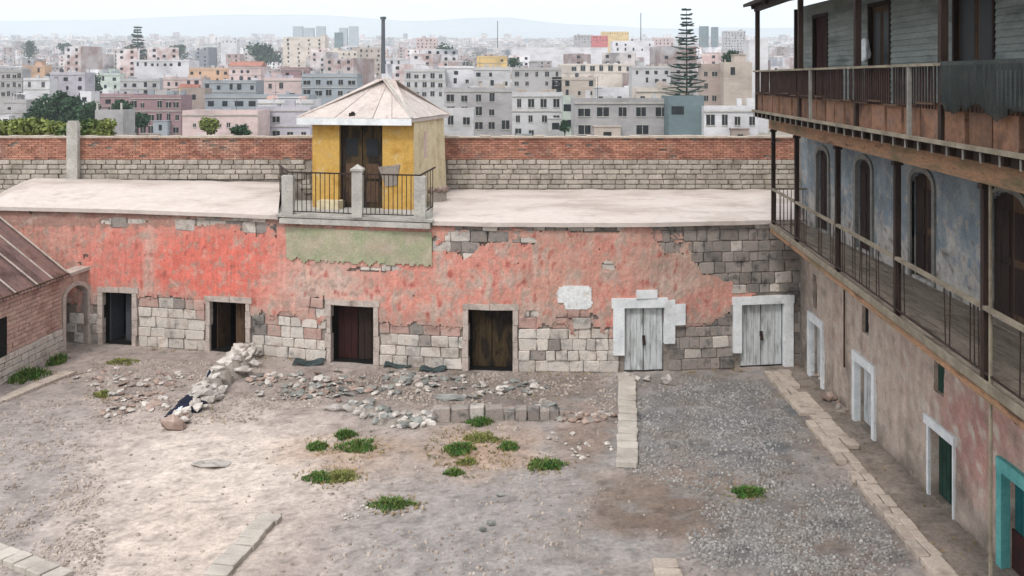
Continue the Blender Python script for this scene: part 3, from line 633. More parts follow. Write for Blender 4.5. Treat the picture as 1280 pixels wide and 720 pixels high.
b.build('arch_wall', T['brick_wash'], ar)
b = MB()
for (s0, z0), (s1, z1) in zip(prof[:-1], prof[1:]):
    c0 = Vector((s0 - cx_, z0 - zs)); c1 = Vector((s1 - cx_, z1 - zs))
    o0 = c0.normalized() * .13 if z0 > zs - .01 else Vector((math.copysign(.13, s0 - cx_), 0)); o1 = c1.normalized() * .13 if z1 > zs - .01 else Vector((math.copysign(.13, s1 - cx_), 0))
    b.hexa([ap_(s0, z0, .07), ap_(s1, z1, .07), ap_(s1, z1, -.42), ap_(s0, z0, -.42)], [ap_(s0 + o0[0], z0 + o0[1], .07), ap_(s1 + o1[0], z1 + o1[1], .07), ap_(s1 + o1[0], z1 + o1[1], -.42), ap_(s0 + o0[0], z0 + o0[1], -.42)])
b.build('arch_ring', T['frame_pale'], ar)
b = MB(); b.hexa([ap_(0, zt_ + .001, .07), ap_(LAr, zt_ + .122, .07), ap_(LAr, zt_ + .122, -.45), ap_(0, zt_ + .001, -.45)], [ap_(0, zt_ + .1, .07), ap_(LAr, zt_ + .24, .07), ap_(LAr, zt_ + .24, -.45), ap_(0, zt_ + .1, -.45)]); b.build('coping', T['frame_pale'], ar)
b = MB(); b.hexa([ap_(-.3, 0, -1.3), ap_(LAr + .4, 0, -1.3), ap_(LAr + .4, 0, -1.6), ap_(-.3, 0, -1.6)], [ap_(-.3, zt_, -1.3), ap_(LAr + .4, zt_, -1.3), ap_(LAr + .4, zt_, -1.6), ap_(-.3, zt_, -1.6)]); b.build('passage_wall', T['mortar'], ar)  # darker mortar colour stands in for passage shade, as no ceiling casts it

# ------------------------------------------------------------------ right wing: three storeys with two galleries
XW, YE, YN = 9.1, 31.6, 7.0
zL, zU, zB, zE = H - 4.5, H - .99, H - 1.55, H + 2.25
wing = thing('gallery_house', (XW, 20, 0), 'old three-storey wing with two timber galleries along the yard', 'house')
def wm(u, z, off=0.0): return Vector((XW - off, u, z))
XB = lambda Y: 8.03 - .0615 * (31 - Y)
XU = lambda Y: 7.46 - .0511 * (31 - Y)
yw = lambda x: XW * F / (x - PX)         # depth at which photo column x meets the wing's wall
def ry(x, y): return H - (y - PY) / F * yw(x)
GD = [(1014, 1028, 392), (1071, 1092, 447), (1163, 1193, 533), (1256, 1310, 596)]
gh = [(yw(b_), yw(a), 0.0 if i < 3 else 0, ry((a + b_) / 2, t + (0 if i != 3 else 0))) for i, (a, b_, t) in enumerate(GD)]
gh = [(a, b_, .02, t_) for (a, b_, _, t), t_ in zip(gh, (1.72, 1.62, 1.52, 1.78))]
sw = [(yw(1021), yw(1016), ry(1018, 385), ry(1018, 343)), (yw(1085), yw(1077), ry(1081, 417), ry(1081, 384)), (yw(1180), yw(1167), ry(1173, 492), ry(1173, 452))]
holesW = gh + sw
def inw(u, z): return any(a < u < b_ and c < z < d for a, b_, c, d in holesW)
us = cuts(YN, YE, .09, [v for h in holesW for v in h[:2]]); vs = cuts(-.1, zL - .02, .09, [v for h in holesW for v in h[2:]])
def wcol(Y, z):
    st = nz(Y * 5, z * .45, 2); n1 = fbm(Y * .8, z * .9, 5); n2 = fbm(Y * 3, z * 3, 9)
    c = (204, 186, 172)
    c = mixc(c, (190, 158, 146), .5 * max(0, min(1, n1 * 2.0 - .1)))
    c = mixc(c, (186, 122, 114), blob(Y, z, 20.0, 1.9, 1.5, 1.0, .6, .5) + blob(Y, z, 18.2, 3.0, 1.3, .8, .35, .5))
    c = mixc(c, (212, 200, 188), max(0, min(1, (n2 - .12) * 2.6)))
    c = mixc(c, (150, 140, 130), .55 * max(0, min(1, (-n2 - .25) * 3)))
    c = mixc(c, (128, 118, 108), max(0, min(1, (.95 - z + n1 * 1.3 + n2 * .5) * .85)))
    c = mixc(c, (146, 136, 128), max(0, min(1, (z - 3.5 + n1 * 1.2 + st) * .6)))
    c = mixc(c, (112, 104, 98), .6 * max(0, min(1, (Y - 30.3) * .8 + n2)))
    return C3(tuple(v * (1 + .10 * st) for v in c))
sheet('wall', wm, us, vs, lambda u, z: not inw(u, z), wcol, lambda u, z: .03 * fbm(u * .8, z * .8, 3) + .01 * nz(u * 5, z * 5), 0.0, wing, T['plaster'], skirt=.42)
b = MB(); b.bb(XW + .4, XW + 9, YN, YE - .01, 0, zL); b.bb(XW + .4, XW + 9, YN, YE - .01, zL, zU); b.bb(XW + .3, XW + 9, YN, YE - .01, zU, zE); b.build('inner_wall', T['wood_dark'], wing)
b = MB(); b.bb(XW, XW + 9, YE, YE + .25, 0, zE - .02); b.build('end_wall', T['mortar'], wing)
def wbox(b, y0, y1, z0, z1, o0, o1, m=0): b.bb(XW - o1, XW - o0, y0, y1, z0, z1, m)
for i, (a, b_, c, d) in enumerate(gh):
    fm_ = T['turq'] if i == 3 else T['white']; b = MB(); w_ = .2
    wbox(b, a - w_, a, 0, d, -.1, .07); wbox(b, b_, b_ + w_, 0, d, -.1, .07); wbox(b, a - w_, b_ + w_, d, d + .24, -.1, .075)
    if i == 2: b = MB(); wbox(b, a - .06, a, 0, d, -.1, .05); wbox(b, b_, b_ + .1, 0, d, -.1, .05); wbox(b, a - .12, b_ + w_, d, d + .2, -.1, .075)
    b.build('door_frame', fm_, wing)
    mid = (a + b_) / 2
    dm = [T['white_worn'], T['white_worn'], T['green_door'], T['teal_door']][i]
    for s, (y0, y1) in enumerate(((a + .02, mid - .01), (mid + .01, b_ - .02))):
        b = MB(); dq = dm; wbox(b, y0, y1, .03, d - .03, -.25, -.2); dr = b.build('door', dq, wing)
        for q in range(3):
            b = MB(); wbox(b, y0 + (y1 - y0) * q / 3 + .012, y0 + (y1 - y0) * (q + 1) / 3 - .012, .05, d - .05, -.2, -.175); b.build('plank', dq, dr)
    if i == 3:
        b = MB(); wbox(b, mid - .01, b_, 0.02, .75, -.17, -.13); b.build('door_panel', T['wood_red'], wing)
for i, (a, b_, c, d) in enumerate(sw):
    b = MB(); wbox(b, a, b_, c, d, -.16, -.10); wn = b.build('window', T['green_door'] if i == 2 else T['dark'], wing)  # near-black sheets paint the shade inside the slits; the green one is plain
b = MB(); p = yw(1058); b.tube((XW - .06, p, 1.2), (XW - .06, p, zL - .1), .025, n=6); b.build('drain_pipe', T['wood_brown'], wing)
# middle storey: blue worn plaster with arched doors
MD = [(1022, 1036), (1071, 1090), (1140, 1167), (1237, 1285)]
mh = [(yw(b_), yw(a), zL + .02, H - 2.08) for a, b_ in MD] + [(13.2, 14.4, zL + .02, H - 2.08), (9.5, 10.7, zL + .02, H - 2.08)]
def inm(u, z):
    for a, b_, c, d in mh:
        if a < u < b_ and z > c:
            r_ = (b_ - a) / 2; zz = d - r_ * .45
            if z < zz or ((u - (a + b_) / 2) / r_) ** 2 + ((z - zz) / (r_ * .45)) ** 2 < 1: return True
    return False
us = cuts(YN, YE, .07, [v for h in mh for v in h[:2]]); vs = cuts(zL - .02, zU - .1, .07, [])
def mcol(Y, z):
    h_ = z - zL; n1 = fbm(Y * 1.1, z * 1.1, 15); n2 = fbm(Y * 4, z * 4, 19); st = nz(Y * 6, z * .6, 2)
    c = mixc((122, 134, 144), (150, 160, 168), .5 + n1)
    c = mixc(c, (156, 170, 160), max(0, n2) * .8)
    c = mixc(c, (190, 186, 180), max(0, min(1, (1.15 - h_ + n1 * 1.0 + n2 * .9) * 1.6)))
    c = mixc(c, (104, 98, 96), .8 * max(0, min(1, (n2 - .25 + (.6 - h_) * .3) * 3)))
    return C3(tuple(v * (1 + .08 * st) for v in c))
sheet('wall', wm, us, vs, lambda u, z: not inm(u, z), mcol, lambda u, z: .015 * fbm(u, z, 3), 0.0, wing, T['plaster'], skirt=.14)
for a, b_, c, d in mh:
    b = MB(); w_ = .13; r_ = (b_ - a) / 2; mid = (a + b_) / 2; zz = d - r_ * .45
    wbox(b, a - w_, a, zL, zz, -.05, .05); wbox(b, b_, b_ + w_, zL, zz, -.05, .05)
    for q in range(8):
        a0, a1 = math.pi * q / 8, math.pi * (q + 1) / 8
        pt = lambda A, g: (mid + math.cos(A) * (r_ + g), zz + math.sin(A) * (r_ * .45 + g))
        (y0, z0), (y1, z1), (y2, z2), (y3, z3) = pt(a0, 0), pt(a1, 0), pt(a1, w_), pt(a0, w_)
        b.add([(XW - .05, y0, z0), (XW - .05, y1, z1), (XW - .05, y2, z2), (XW - .05, y3, z3), (XW + .05, y0, z0), (XW + .05, y1, z1), (XW + .05, y2, z2), (XW + .05, y3, z3)], [(0, 3, 2, 1), (0, 1, 5, 4), (2, 3, 7, 6), (1, 2, 6, 5), (3, 0, 4, 7)])
    b.build('door_frame', T['wall_trim'], wing)
    for s, (y0, y1) in enumerate(((a, mid - .01), (mid + .01, b_))):
        b = MB(); wbox(b, y0, y1, zL + .03, d, -.13, -.09); dr = b.build('door', T['wood_brown'] if s == 0 and a < 22 else T['wood_dark'], wing)
        for q in range(2):
            b = MB(); wbox(b, y0 + .08, y1 - .08, zL + .2 + q * 1.0, zL + 1.05 + q * 1.0, -.09, -.07); b.build('door_panel', T['wood_dark'], dr)
# top storey: clapboards
UD = [(1018, 1035), (1088, 1113), (1195, 1243)]
uh = [(yw(b_), yw(a)) for a, b_ in UD] + [(14.0, 15.2), (10, 11.2)]
zD = H + 1.8
nbd = 24; hbd = (zE - zU) / nbd; spans = []; y = YE
for a, b_ in uh: spans.append((b_ + .08, y)); y = a - .08
spans.append((YN, y))
for r_ in range(nbd):
    z0 = zU + hbd * r_; z1 = z0 + hbd
    for (y0, y1) in (spans if z0 < zD else [(YN, 14), (14, 22), (22, YE)]):
        b = MB(); b.hexa([(XW - .035, y0, z0), (XW + .02, y0, z0), (XW + .02, y1, z0), (XW - .035, y1, z0)], [(XW - .008, y0, z1), (XW + .02, y0, z1), (XW + .02, y1, z1), (XW - .008, y1, z1)]); b.build('board', T['siding'], wing)
for i, (a, b_) in enumerate(uh):
    b = MB(); wbox(b, a - .08, a, zU, zD, -.05, .05); wbox(b, b_, b_ + .08, zU, zD, -.05, .05); wbox(b, a - .08, b_ + .08, zD, zD + .1, -.05, .055); b.build('door_frame', T['wood_dark'], wing)
    mid = (a + b_) / 2
    for s, (y0, y1) in enumerate(((a, mid - .01), (mid + .01, b_))):
        b = MB(); wbox(b, y0, y1, zU, zD, -.12, -.06); dr = b.build('door', T['wood_red'] if i == 0 else T['wood_brown'], wing)
        b = MB(); wbox(b, y0 + .09, y1 - .09, zU + .2, zU + 1.0, -.06, -.04); b.build('door_panel', T['wood_dark'], dr)
        b = MB(); wbox(b, y0 + .09, y1 - .09, zU + 1.15, zD - .15, -.06, -.05); b.build('pane', T['glass'] if i else T['wood_red'], dr)
# roof
b = MB(); e0, e1 = XU(YE) - .15, XU(YN) - .15
b.hexa([(e0, YE + .3, zE), (e1, YN, zE), (18.5, YN, zE + 2.2), (18.5, YE + .3, zE + 2.2)][::-1], [(e0, YE + .3, zE + .1), (e1, YN, zE + .1), (18.5, YN, zE + 2.3), (18.5, YE + .3, zE + 2.3)][::-1]); b.build('roof', T['wood_dark'], wing)
for k in range(12):
    Y = YE - .5 - k * 2; b = MB(); b.beam((XU(Y) - .05, Y, zE - .06), (XW, Y, zE + .32), .09, .12); b.build('rafter', T['wood_dark'], wing)
b = MB(); b.beam((XU(31) + .12, 31.2, zE - .1), (XU(YN) + .12, YN, zE - .1), .12, .16); b.build('eave_beam', T['wood_dark'], wing)
# lower gallery
lg = wing
def edge_pt(X, Y, z, o=0): return Vector((X(Y) + o, Y, z))
NP = 8; segY = [31.0, 27.7, 23.4, 19.1, 15.0, 11.0, 7.0]
for a_, c_ in zip(segY, segY[1:]):
    for k in range(NP):
        t0, t1 = k / NP, (k + 1) / NP; f = lambda Y, t: XB(Y) + (XW - XB(Y)) * t
        g_ = .012; dz = random.uniform(-.008, .008); b = MB()
        q = [(f(a_, t0) + g_, a_ - .01), (f(a_, t1) - g_, a_ - .01), (f(c_, t1) - g_, c_ + .01), (f(c_, t0) + g_, c_ + .01)]
        b.hexa([(x, y, zL - .06 + dz) for x, y in q][::-1], [(x, y, zL - .01 + dz) for x, y in q][::-1]); b.build('floor_plank', T['wood_grey'], wing)
b = MB(); b.hexa([(XB(31), 31, zL - .2), (XB(YN), YN, zL - .2), (XW, YN, zL - .2), (XW, 31, zL - .2)][::-1], [(XB(31), 31, zL - .07), (XB(YN), YN, zL - .07), (XW, YN, zL - .07), (XW, 31, zL - .07)][::-1]); b.build('gallery_deck', T['wood_brown'], wing)
for (o, z0, z1) in ((-.05, zL - .1, zL + .03), (-.03, zL - .24, zL - .12)):
    b = MB(); b.beam(edge_pt(XB, 31.05, (z0 + z1) / 2, o), edge_pt(XB, YN, (z0 + z1) / 2, o), .05, z1 - z0); b.build('edge_board', T['wood_pale'] if z1 > zL else T['beam'], wing)
for k in range(11):
    Y = 30.5 - k * 2.05; b = MB(); b.beam((XB(Y) + .08, Y, zL - .3), (XW, Y, zL - .3), .09, .11); b.build('joist', T['wood_dark'], wing)
RL = zL + 1.09
postY = [30.95, 27.7, 23.4, 19.1, 15.0, 11.0]
for Y in postY:
    b = MB(); p = edge_pt(XB, Y, 0, .03); b.bb(p.x - .055, p.x + .055, p.y - .055, p.y + .055, zL, zB); b.bb(p.x - .09, p.x + .09, p.y - .075, p.y + .075, zB - .1, zB - .02); b.build('post', T['wood_dark'], wing)
b = MB(); p = edge_pt(XB, 14.75, 0, .0); b.tube((p.x, p.y, zL - 3), (p.x, p.y, zB), .03, n=6); b.build('drain_pipe', T['wood_pale'], wing)
bal2 = MB(); bal2.tube((0, 0, 0), (0, 0, 1), .011, n=5); bo = bal2.build('baluster', T['iron'], wing, origin=(0, 0, 0)); balw = bo.data; bpy.data.objects.remove(bo)
rr = random.Random(4)
for a_, c_ in zip(postY, postY[1:] + [YN]):
    b = MB(); b.beam(edge_pt(XB, a_ - .06, RL), edge_pt(XB, c_ + .06, RL), .08, .06); b.build('handrail', T['wood_pale'], wing)
    b = MB(); b.beam(edge_pt(XB, a_ - .06, zL + .12), edge_pt(XB, c_ + .06, zL + .12), .03, .03); b.build('lower_rail', T['iron'], wing)
    nb = int((a_ - c_) / .17)
    for i in range(1, nb):
        if nz(i * .31, a_) > .08 or rr.random() < .3: continue
        Y = a_ + (c_ - a_) * i / nb; p = edge_pt(XB, Y, zL + .12); inst('baluster', balw, wing, p, (rr.uniform(-.03, .03), rr.uniform(-.02, .02), 0), (1, 1, RL - zL - .12))
b = MB(); b.beam((XB(31), 31, RL), (XW, 31, RL), .05, .05); b.beam((XB(31), 31, zL + .1), (XW, 31, zL + .1), .03, .03); b.build('handrail', T['wood_pale'], wing)
for i in range(1, 9): inst('baluster', balw, wing, (XB(31) + (XW - XB(31)) * i / 9, 31, zL + .1), (0, 0, 0), (1, 1, RL - zL - .1))
# upper gallery
b = MB(); b.beam(edge_pt(XB, 31.1, H - 1.35, .02), edge_pt(XB, YN, H - 1.35, .02), .2, .4); b.build('beam', T['beam'], wing)
b = MB(); b.beam((XB(31), 31.1, H - 1.35), (XW, 31.1, H - 1.35), .2, .38); b.build('beam', T['beam'], wing)
for a_, c_ in zip(segY, segY[1:]):
    for k in range(6):
        t0, t1 = k / 6, (k + 1) / 6; f = lambda Y, t: XU(Y) + (XW - XU(Y)) * t; b = MB()
        q = [(f(a_, t0) + .01, a_ - .01), (f(a_, t1) - .01, a_ - .01), (f(c_, t1) - .01, c_ + .01), (f(c_, t0) + .01, c_ + .01)]
        b.hexa([(x, y, zU - .05) for x, y in q][::-1], [(x, y, zU) for x, y in q][::-1]); b.build('floor_plank', T['wood_grey'], wing)
b = MB(); b.beam(edge_pt(XU, 31.05, zU - .005, -.03), edge_pt(XU, YN, zU - .005, -.03), .05, .07); b.build('edge_board', T['wood_pale'], wing)
b = MB(); b.beam((XU(31) - .03, 31.06, zU - .005), (XW, 31.06, zU - .005), .05, .07); b.build('edge_board', T['wood_pale'], wing)
b = MB(); b.beam(edge_pt(XU, 31., zU - .13, .12), edge_pt(XU, YN, zU - .13, .12), .05, .15); b.build('fascia', T['wood_dark'], wing)
Y = 30.8
while Y > YN + .3:
    b = MB(); b.beam((XU(Y), Y, zU - .12), (XW, Y, zU - .12), .07, .13); jo = b.build('joist', T['wood_dark'], wing)
    b = MB(); b.beam((XU(Y) - .035, Y, zU - .05), (XU(Y) - .035, Y, zU - .2), .02, .02); b.build('bracket', T['wall_trim'], wing); Y -= .62
RU = H + .22
postU = [30.9, 25.3, 20.4, 15.8, 11.2]
for Y in postU + [31.0]:
    b = MB(); X_ = XU(Y) + .1 if Y != 31.0 else XU(31) + 1.32
    b.bb(X_ - .06, X_ + .06, Y - .06, Y + .06, zU, zE - .12); b.build('post', T['wood_dark'], wing)
b = MB(); b.bb(XU(25.3), XU(25.3) + .02, 0, .01, 0, .01)
for a_, c_ in zip([31.0] + postU[1:], postU[1:] + [YN]):
    b = MB(); b.beam(edge_pt(XU, a_ - .04, RU), edge_pt(XU, c_ + .04, RU), .07, .045); b.build('handrail', T['wood_pale'], wing)
    nb = int((a_ - c_) / .13)
    for i in range(1, nb):
        if rr.random() < .08: continue
        Y = a_ + (c_ - a_) * i / nb; p = edge_pt(XU, Y, zU + .5, .02); inst('baluster', balw, wing, p, (rr.uniform(-.02, .02), 0, 0), (1.7, 1.7, RU - zU - .52))
    # low infill panels
    npn = max(1, int(round((a_ - c_) / .84)))
    for i in range(npn):
        y0 = a_ - .08 + (c_ - a_ + .16) * i / npn; y1 = a_ - .08 + (c_ - a_ + .16) * (i + 1) / npn
        if rr.random() < .06: continue
        ht = .56 + rr.uniform(-.05, .04); o = .07 + rr.uniform(0, .03); b = MB()
        b.hexa([(XU(y1) + o, y1 + .05, zU + .01), (XU(y1) + o + .1, y1 + .05, zU + .01), (XU(y0) + o + .1, y0 - .05, zU + .01), (XU(y0) + o, y0 - .05, zU + .01)],
               [(XU(y1) + o, y1 + .05, zU + ht), (XU(y1) + o + .1, y1 + .05, zU + ht), (XU(y0) + o + .1, y0 - .05, zU + ht), (XU(y0) + o, y0 - .05, zU + ht)])
        pn = b.build('panel', T['panel'], wing); b = MB(); b.beam((XU(y1) + o - .01, y1 + .06, zU + ht), (XU(y0) + o - .01, y0 - .06, zU + ht), .14, .03); b.build('panel_cap', T['wood_brown'], pn)
for Yp in (23.8, 17.0):
    b = MB(); p = edge_pt(XU, Yp, 0, -.02); b.bb(p.x - .03, p.x + .03, p.y - .035, p.y + .035, zU, RU - .03); b.build('rail_post', T['wall_trim'], wing)
b = MB(); b.beam((XU(31), 31, RU), (XW, 31, RU), .07, .06); b.build('handrail', T['wood_pale'], wing)
for i in range(1, 14): inst('baluster', balw, wing, (XU(31) + (XW - XU(31)) * i / 14, 31, zU), (0, 0, 0), (1.2, 1.2, RU - zU - .03))
for i in range(4):
    x0 = XU(31) + .08 + i * .38; b = MB(); b.bb(x0, x0 + .34, 30.9, 30.96, zU + .01, zU + .58); b.build('panel', T['panel'], wing)
# netting draped over the upper railing
b = MB(); ny, nn = 60, 14; b.v = []
for i in range(ny + 1):
    Y = 15.5 - 5.5 * i / ny
    for j in range(nn + 1):
        t = j / nn; sag = .82 + .3 * nz(Y * 1.3, 2) + .16 * nz(Y * 5, 1); off = -.06 - .05 * math.sin(t * 3) - .05 * nz(Y * 6, t * 2) - .03 * math.sin(Y * 17 + nz(Y * 3, 1) * 4)
        if j < 2: p = Vector((XU(Y) + .14 - .1 * j, Y, RU - .1 + .13 * j))
        else: p = Vector((XU(Y) + off, Y, RU + .04 - sag * (t - .14)))
        b.v.append(tuple(p))
for i in range(ny):
    for j in range(nn): b.f.append((i * (nn + 1) + j, i * (nn + 1) + j + 1, (i + 1) * (nn + 1) + j + 1, (i + 1) * (nn + 1) + j))
b.m = [0] * len(b.f); T['net'].node_tree.nodes['Principled BSDF'].inputs['Alpha'].default_value = .55
o = b.build('shade_net', T['net'], smooth=True); tag(o, 'dark grey-green netting draped over the upper gallery handrail', 'netting')
md = o.modifiers.new('thickness', 'SOLIDIFY'); md.thickness = .01
b = MB(); me = rock_mesh('bag', 3, T['cloth_white'], 3, .1, .3); c = Vector((XW - .25, yw(1094) , H + (98 - 63) * yw(1094) / F))
o = inst('plastic_bag', me, None, c, (0, 0, .3), (.2, .28, .62)); tag(o, 'white plastic bag hanging at the middle top-floor door', 'bag')

# ------------------------------------------------------------------ paving strips
def strip(name, pts, width, n, key, hz=.07, rows=1, jit=.02, label=None, gap=.94):
    root = thing(name, pts[0], label, 'paving', None, 'structure') if False else thing(name, pts[0], None, None, None, 'structure')
    seg = [(Vector(a), Vector(b_)) for a, b_ in zip(pts, pts[1:])]; tot = sum((q - p).length for p, q in seg); rr = random.Random(hash(name) % 99 if False else len(name) + n)
    for r_ in range(rows):
        s = 0; bounds = [0]
        for i in range(n): s += rr.uniform(.75, 1.25); bounds.append(s)
        bounds = [q * tot / s for q in bounds]
        for i in range(n):
            if rr.random() < .03: continue
            mid = (bounds[i] + bounds[i + 1]) / 2; acc = 0
            for p, q in seg:
                l = (q - p).length
                if acc + l >= mid or (p, q) == seg[-1]: break
                acc += l
            d = (q - p).normalized(); c = p + d * (mid - acc); sd_ = Vector((d.y, -d.x, 0)); wrow = width / rows
            c = c + sd_ * ((r_ - (rows - 1) / 2) * wrow + rr.uniform(-jit, jit)); c.z = hz / 2 + .025 + rr.uniform(-.008, .008)
            inst('paving_stone', rr.choice(ASH[key]), root, c, (rr.uniform(-.02, .02), rr.uniform(-.02, .02), math.atan2(d.y, d.x) + rr.uniform(-.04, .04)), ((bounds[i + 1] - bounds[i]) * gap, wrow * gap, hz + .07))
    return root
strip('stone_path', [G(783, 472), G(784, 520), G(783, 585)], .52, 13, 'slab_white', .06)
strip('kerb', [Vector((7.95, 30.8, 0)), Vector((7.83, 16.5, 0))], .46, 25, 'slab', .045, 2)
strip('kerb_edge', [Vector((8.3, 30.9, 0)), Vector((8.28, 24.5, 0))], .35, 12, 'slab', .05, 1, .06)
strip('left_path', [G(-30, 515), G(88, 467)], .4, 9, 'slab', .03)
strip('corner_path', [G(-30, 684), G(80, 727)], .45, 7, 'slab_white', .06)
strip('broken_path', [G(340, 648), G(268, 726)], .44, 7, 'slab_white', .06, 1, .03)
strip('lower_path', [G(828, 703), G(838, 730)], .5, 2, 'slab', .04)

# ------------------------------------------------------------------ rubble, stones
def heap(name, label, cells, mats, n, size, h, cat='rubble', flat=.6, core=True, seed=1):
    c0 = G(*cells[0][:2]); root = thing(name, c0, label, cat); rr = random.Random(seed)
    if core:
        b = MB()
        for (x, y, r_) in cells:
            c = G(x, y); k = 9; ring = [(c.x + r_ * math.cos(2 * math.pi * i / k) * rr.uniform(.8, 1.1), c.y + r_ * math.sin(2 * math.pi * i / k) * rr.uniform(.8, 1.1), -.02) for i in range(k)]
            inn = [(c.x + (p[0] - c.x) * .55, c.y + (p[1] - c.y) * .55, h * .7) for p in ring]
            b.add(ring + inn, [(i, (i + 1) % k, k + (i + 1) % k, k + i) for i in range(k)] + [tuple(range(k, 2 * k))])
        b.build('earth', T['mortar'], root, smooth=True)
    for i in range(n):
        x, y, r_ = cells[i % len(cells)] if i < len(cells) * 2 else rr.choice(cells); c = G(x, y)
        a = rr.uniform(0, 6.28); q = r_ * math.sqrt(rr.random()); px, py = c.x + q * math.cos(a), c.y + q * math.sin(a)
        s = size * rr.uniform(.6, 1.35); zz = h * .75 * max(0, 1 - q / r_) if core else 0
        inst('stone', rr.choice(ROCK[rr.choice(mats)]), root, (px, py, zz + s * .22), (rr.uniform(-.4, .4), rr.uniform(-.4, .4), rr.uniform(0, 6.28)), (s * rr.uniform(.9, 1.3), s * rr.uniform(.75, 1.1), s * flat * rr.uniform(.7, 1.1)))
    return root
heap('rubble_wall', 'ruined low wall of whitish stones running from the second dark doorway', [(305, 447, .5), (298, 458, .5), (288, 470, .5), (276, 480, .42), (266, 490, .4), (255, 500, .34)], ['rubble'], 110, .34, .6, seed=2)
heap('rubble_wall', 'low tail of tumbled stones ending the ruined wall near the reddish block', [(243, 512, .32), (230, 520, .28), (222, 528, .25)], ['rubble', 'rubble_red'], 26, .26, .2, seed=3)
heap('stone_pile', 'grey-green pile of broken stones left of the squared retaining blocks', [(450, 510, .5), (470, 518, .5), (492, 526, .5), (515, 530, .45), (535, 524, .4)], ['rubble_grey', 'rubble'], 120, .19, .16, seed=4)
heap('stone_pile', 'small pile of white and dark stones right of the retaining row', [(682, 512, .3), (688, 520, .35), (672, 522, .25)], ['rubble', 'rubble_grey'], 26, .3, .25, seed=5)
heap('brick_rubble', 'thin spread of reddish brick rubble near the pale stone path', [(712, 522, .4), (735, 524, .4), (755, 521, .3)], ['rubble_red', 'rubble'], 50, .15, .06, seed=6)
heap('rubble_bed', 'scatter of flat pale stones before the third dark doorway', [(380, 478, .9), (420, 475, .9), (350, 490, .8), (400, 495, .9), (450, 490, .7), (330, 475, .6)], ['rubble', 'rubble_grey', 'rubble_red'], 150, .2, .05, flat=.35, core=False, seed=7)
heap('rubble_bed', 'band of loose stones under the wall between the third and fourth doorways', [(500, 470, .6), (530, 475, .7), (560, 478, .6), (510, 485, .8), (600, 488, .8), (650, 485, .8)], ['rubble', 'rubble_grey'], 120, .19, .05, flat=.4, core=False, seed=8)
heap('rubble_bed', 'sprinkling of flat stones left of the ruined wall', [(150, 478, .9), (180, 490, .9), (205, 475, .8), (170, 505, .8), (120, 470, .8), (205, 505, .6), (150, 515, .5)], ['rubble', 'rubble_red'], 150, .17, .04, flat=.35, core=False, seed=9)
heap('rubble_bed', 'broken stones lying at the foot of the wing beside its second door', [(1040, 485, .35), (1048, 500, .35), (1055, 512, .3), (1032, 475, .3)], ['rubble', 'rubble_red'], 36, .24, .12, seed=10)
heap('rubble_bed', 'few pale stones at the threshold of the left white door', [(795, 474, .3), (815, 475, .3), (780, 473, .2)], ['rubble'], 10, .24, .02, core=False, flat=.4, seed=12)
heap('rubble_bed', 'sprinkle of tiny white stones beside the round grass tuft', [(450, 640, .3), (440, 648, .25), (460, 634, .3)], ['rubble'], 34, .06, .02, core=False, seed=13)
heap('rubble_bed', 'pale stones strewn on brown earth right of the oval grass tuft', [(720, 560, .4), (735, 570, .4), (760, 560, .3), (700, 545, .4)], ['rubble'], 22, .11, .02, core=False, seed=14)
# retaining blocks
rw = thing('retaining_row', G(580, 528), 'row of squared grey blocks retaining the rubble bed in mid-yard', 'low wall'); rr = random.Random(9); x = 541
while x < 702:
    wpx = rr.uniform(18, 27) if x < 626 else rr.uniform(11, 18); yy = 528 - .02 * (x - 541); p0, p1 = G(x, yy), G(min(x + wpx, 704), yy); hgt = rr.uniform(.36, .43) if x < 626 else rr.uniform(.26, .34)
    c = (p0 + p1) / 2; c.z = hgt / 2 - .02; c.y += .15; inst('stone', rr.choice(ASH['stone_dark'] if x > 626 else ASH['stone_dark'][:4] + ASH['stone'][:2]), rw, c, (0, 0, rr.uniform(-.04, .04)), ((p1 - p0).length * .95, .34, hgt)); x += wpx
b = MB(); p = [G(541, 527), G(770, 521), G(770, 500), G(700, 478), (G(480, 478)), G(440, 500)]
def single(name, label, x, y, s, key, cat='stone', rot=0, z=0):
    c = G(x, y); o = inst(name, random.choice(ROCK[key]), None, (c.x, c.y, z + s[2] * .35), (0, 0, rot), s); return tag(o, label, cat)
single('stone_slab', 'dark flat slab lying on top of the squared retaining blocks', 562, 515, (.95, .5, .16), 'rubble_grey', z=.33)
single('stone_block', 'reddish block on the sand in front of the navy cloth', 217, 536, (.62, .45, .4), 'rubble_red')
single('stone_slab', 'wide pale flat slab half buried in the pale sand', 262, 581, (.9, .45, .09), 'rubble')
single('stone_block', 'pale oblong stone near the foot of the left white door', 836, 480, (.58, .36, .3), 'rubble', rot=-.2)
single('stone_slab', 'pale slab lying left of the grey-green stone pile', 420, 512, (.7, .4, .16), 'rubble', rot=.2)
single('stone', 'smaller dark stone just left of its twin on bare grey ground', 603, 664, (.16, .12, .1), 'rubble_grey'); single('stone', 'larger dark stone right of its twin on bare grey ground', 613, 656, (.2, .14, .12), 'rubble_grey')
single('stone', 'lone dark stone below the oval grass tuft', 626, 620, (.16, .1, .08), 'rubble_grey')
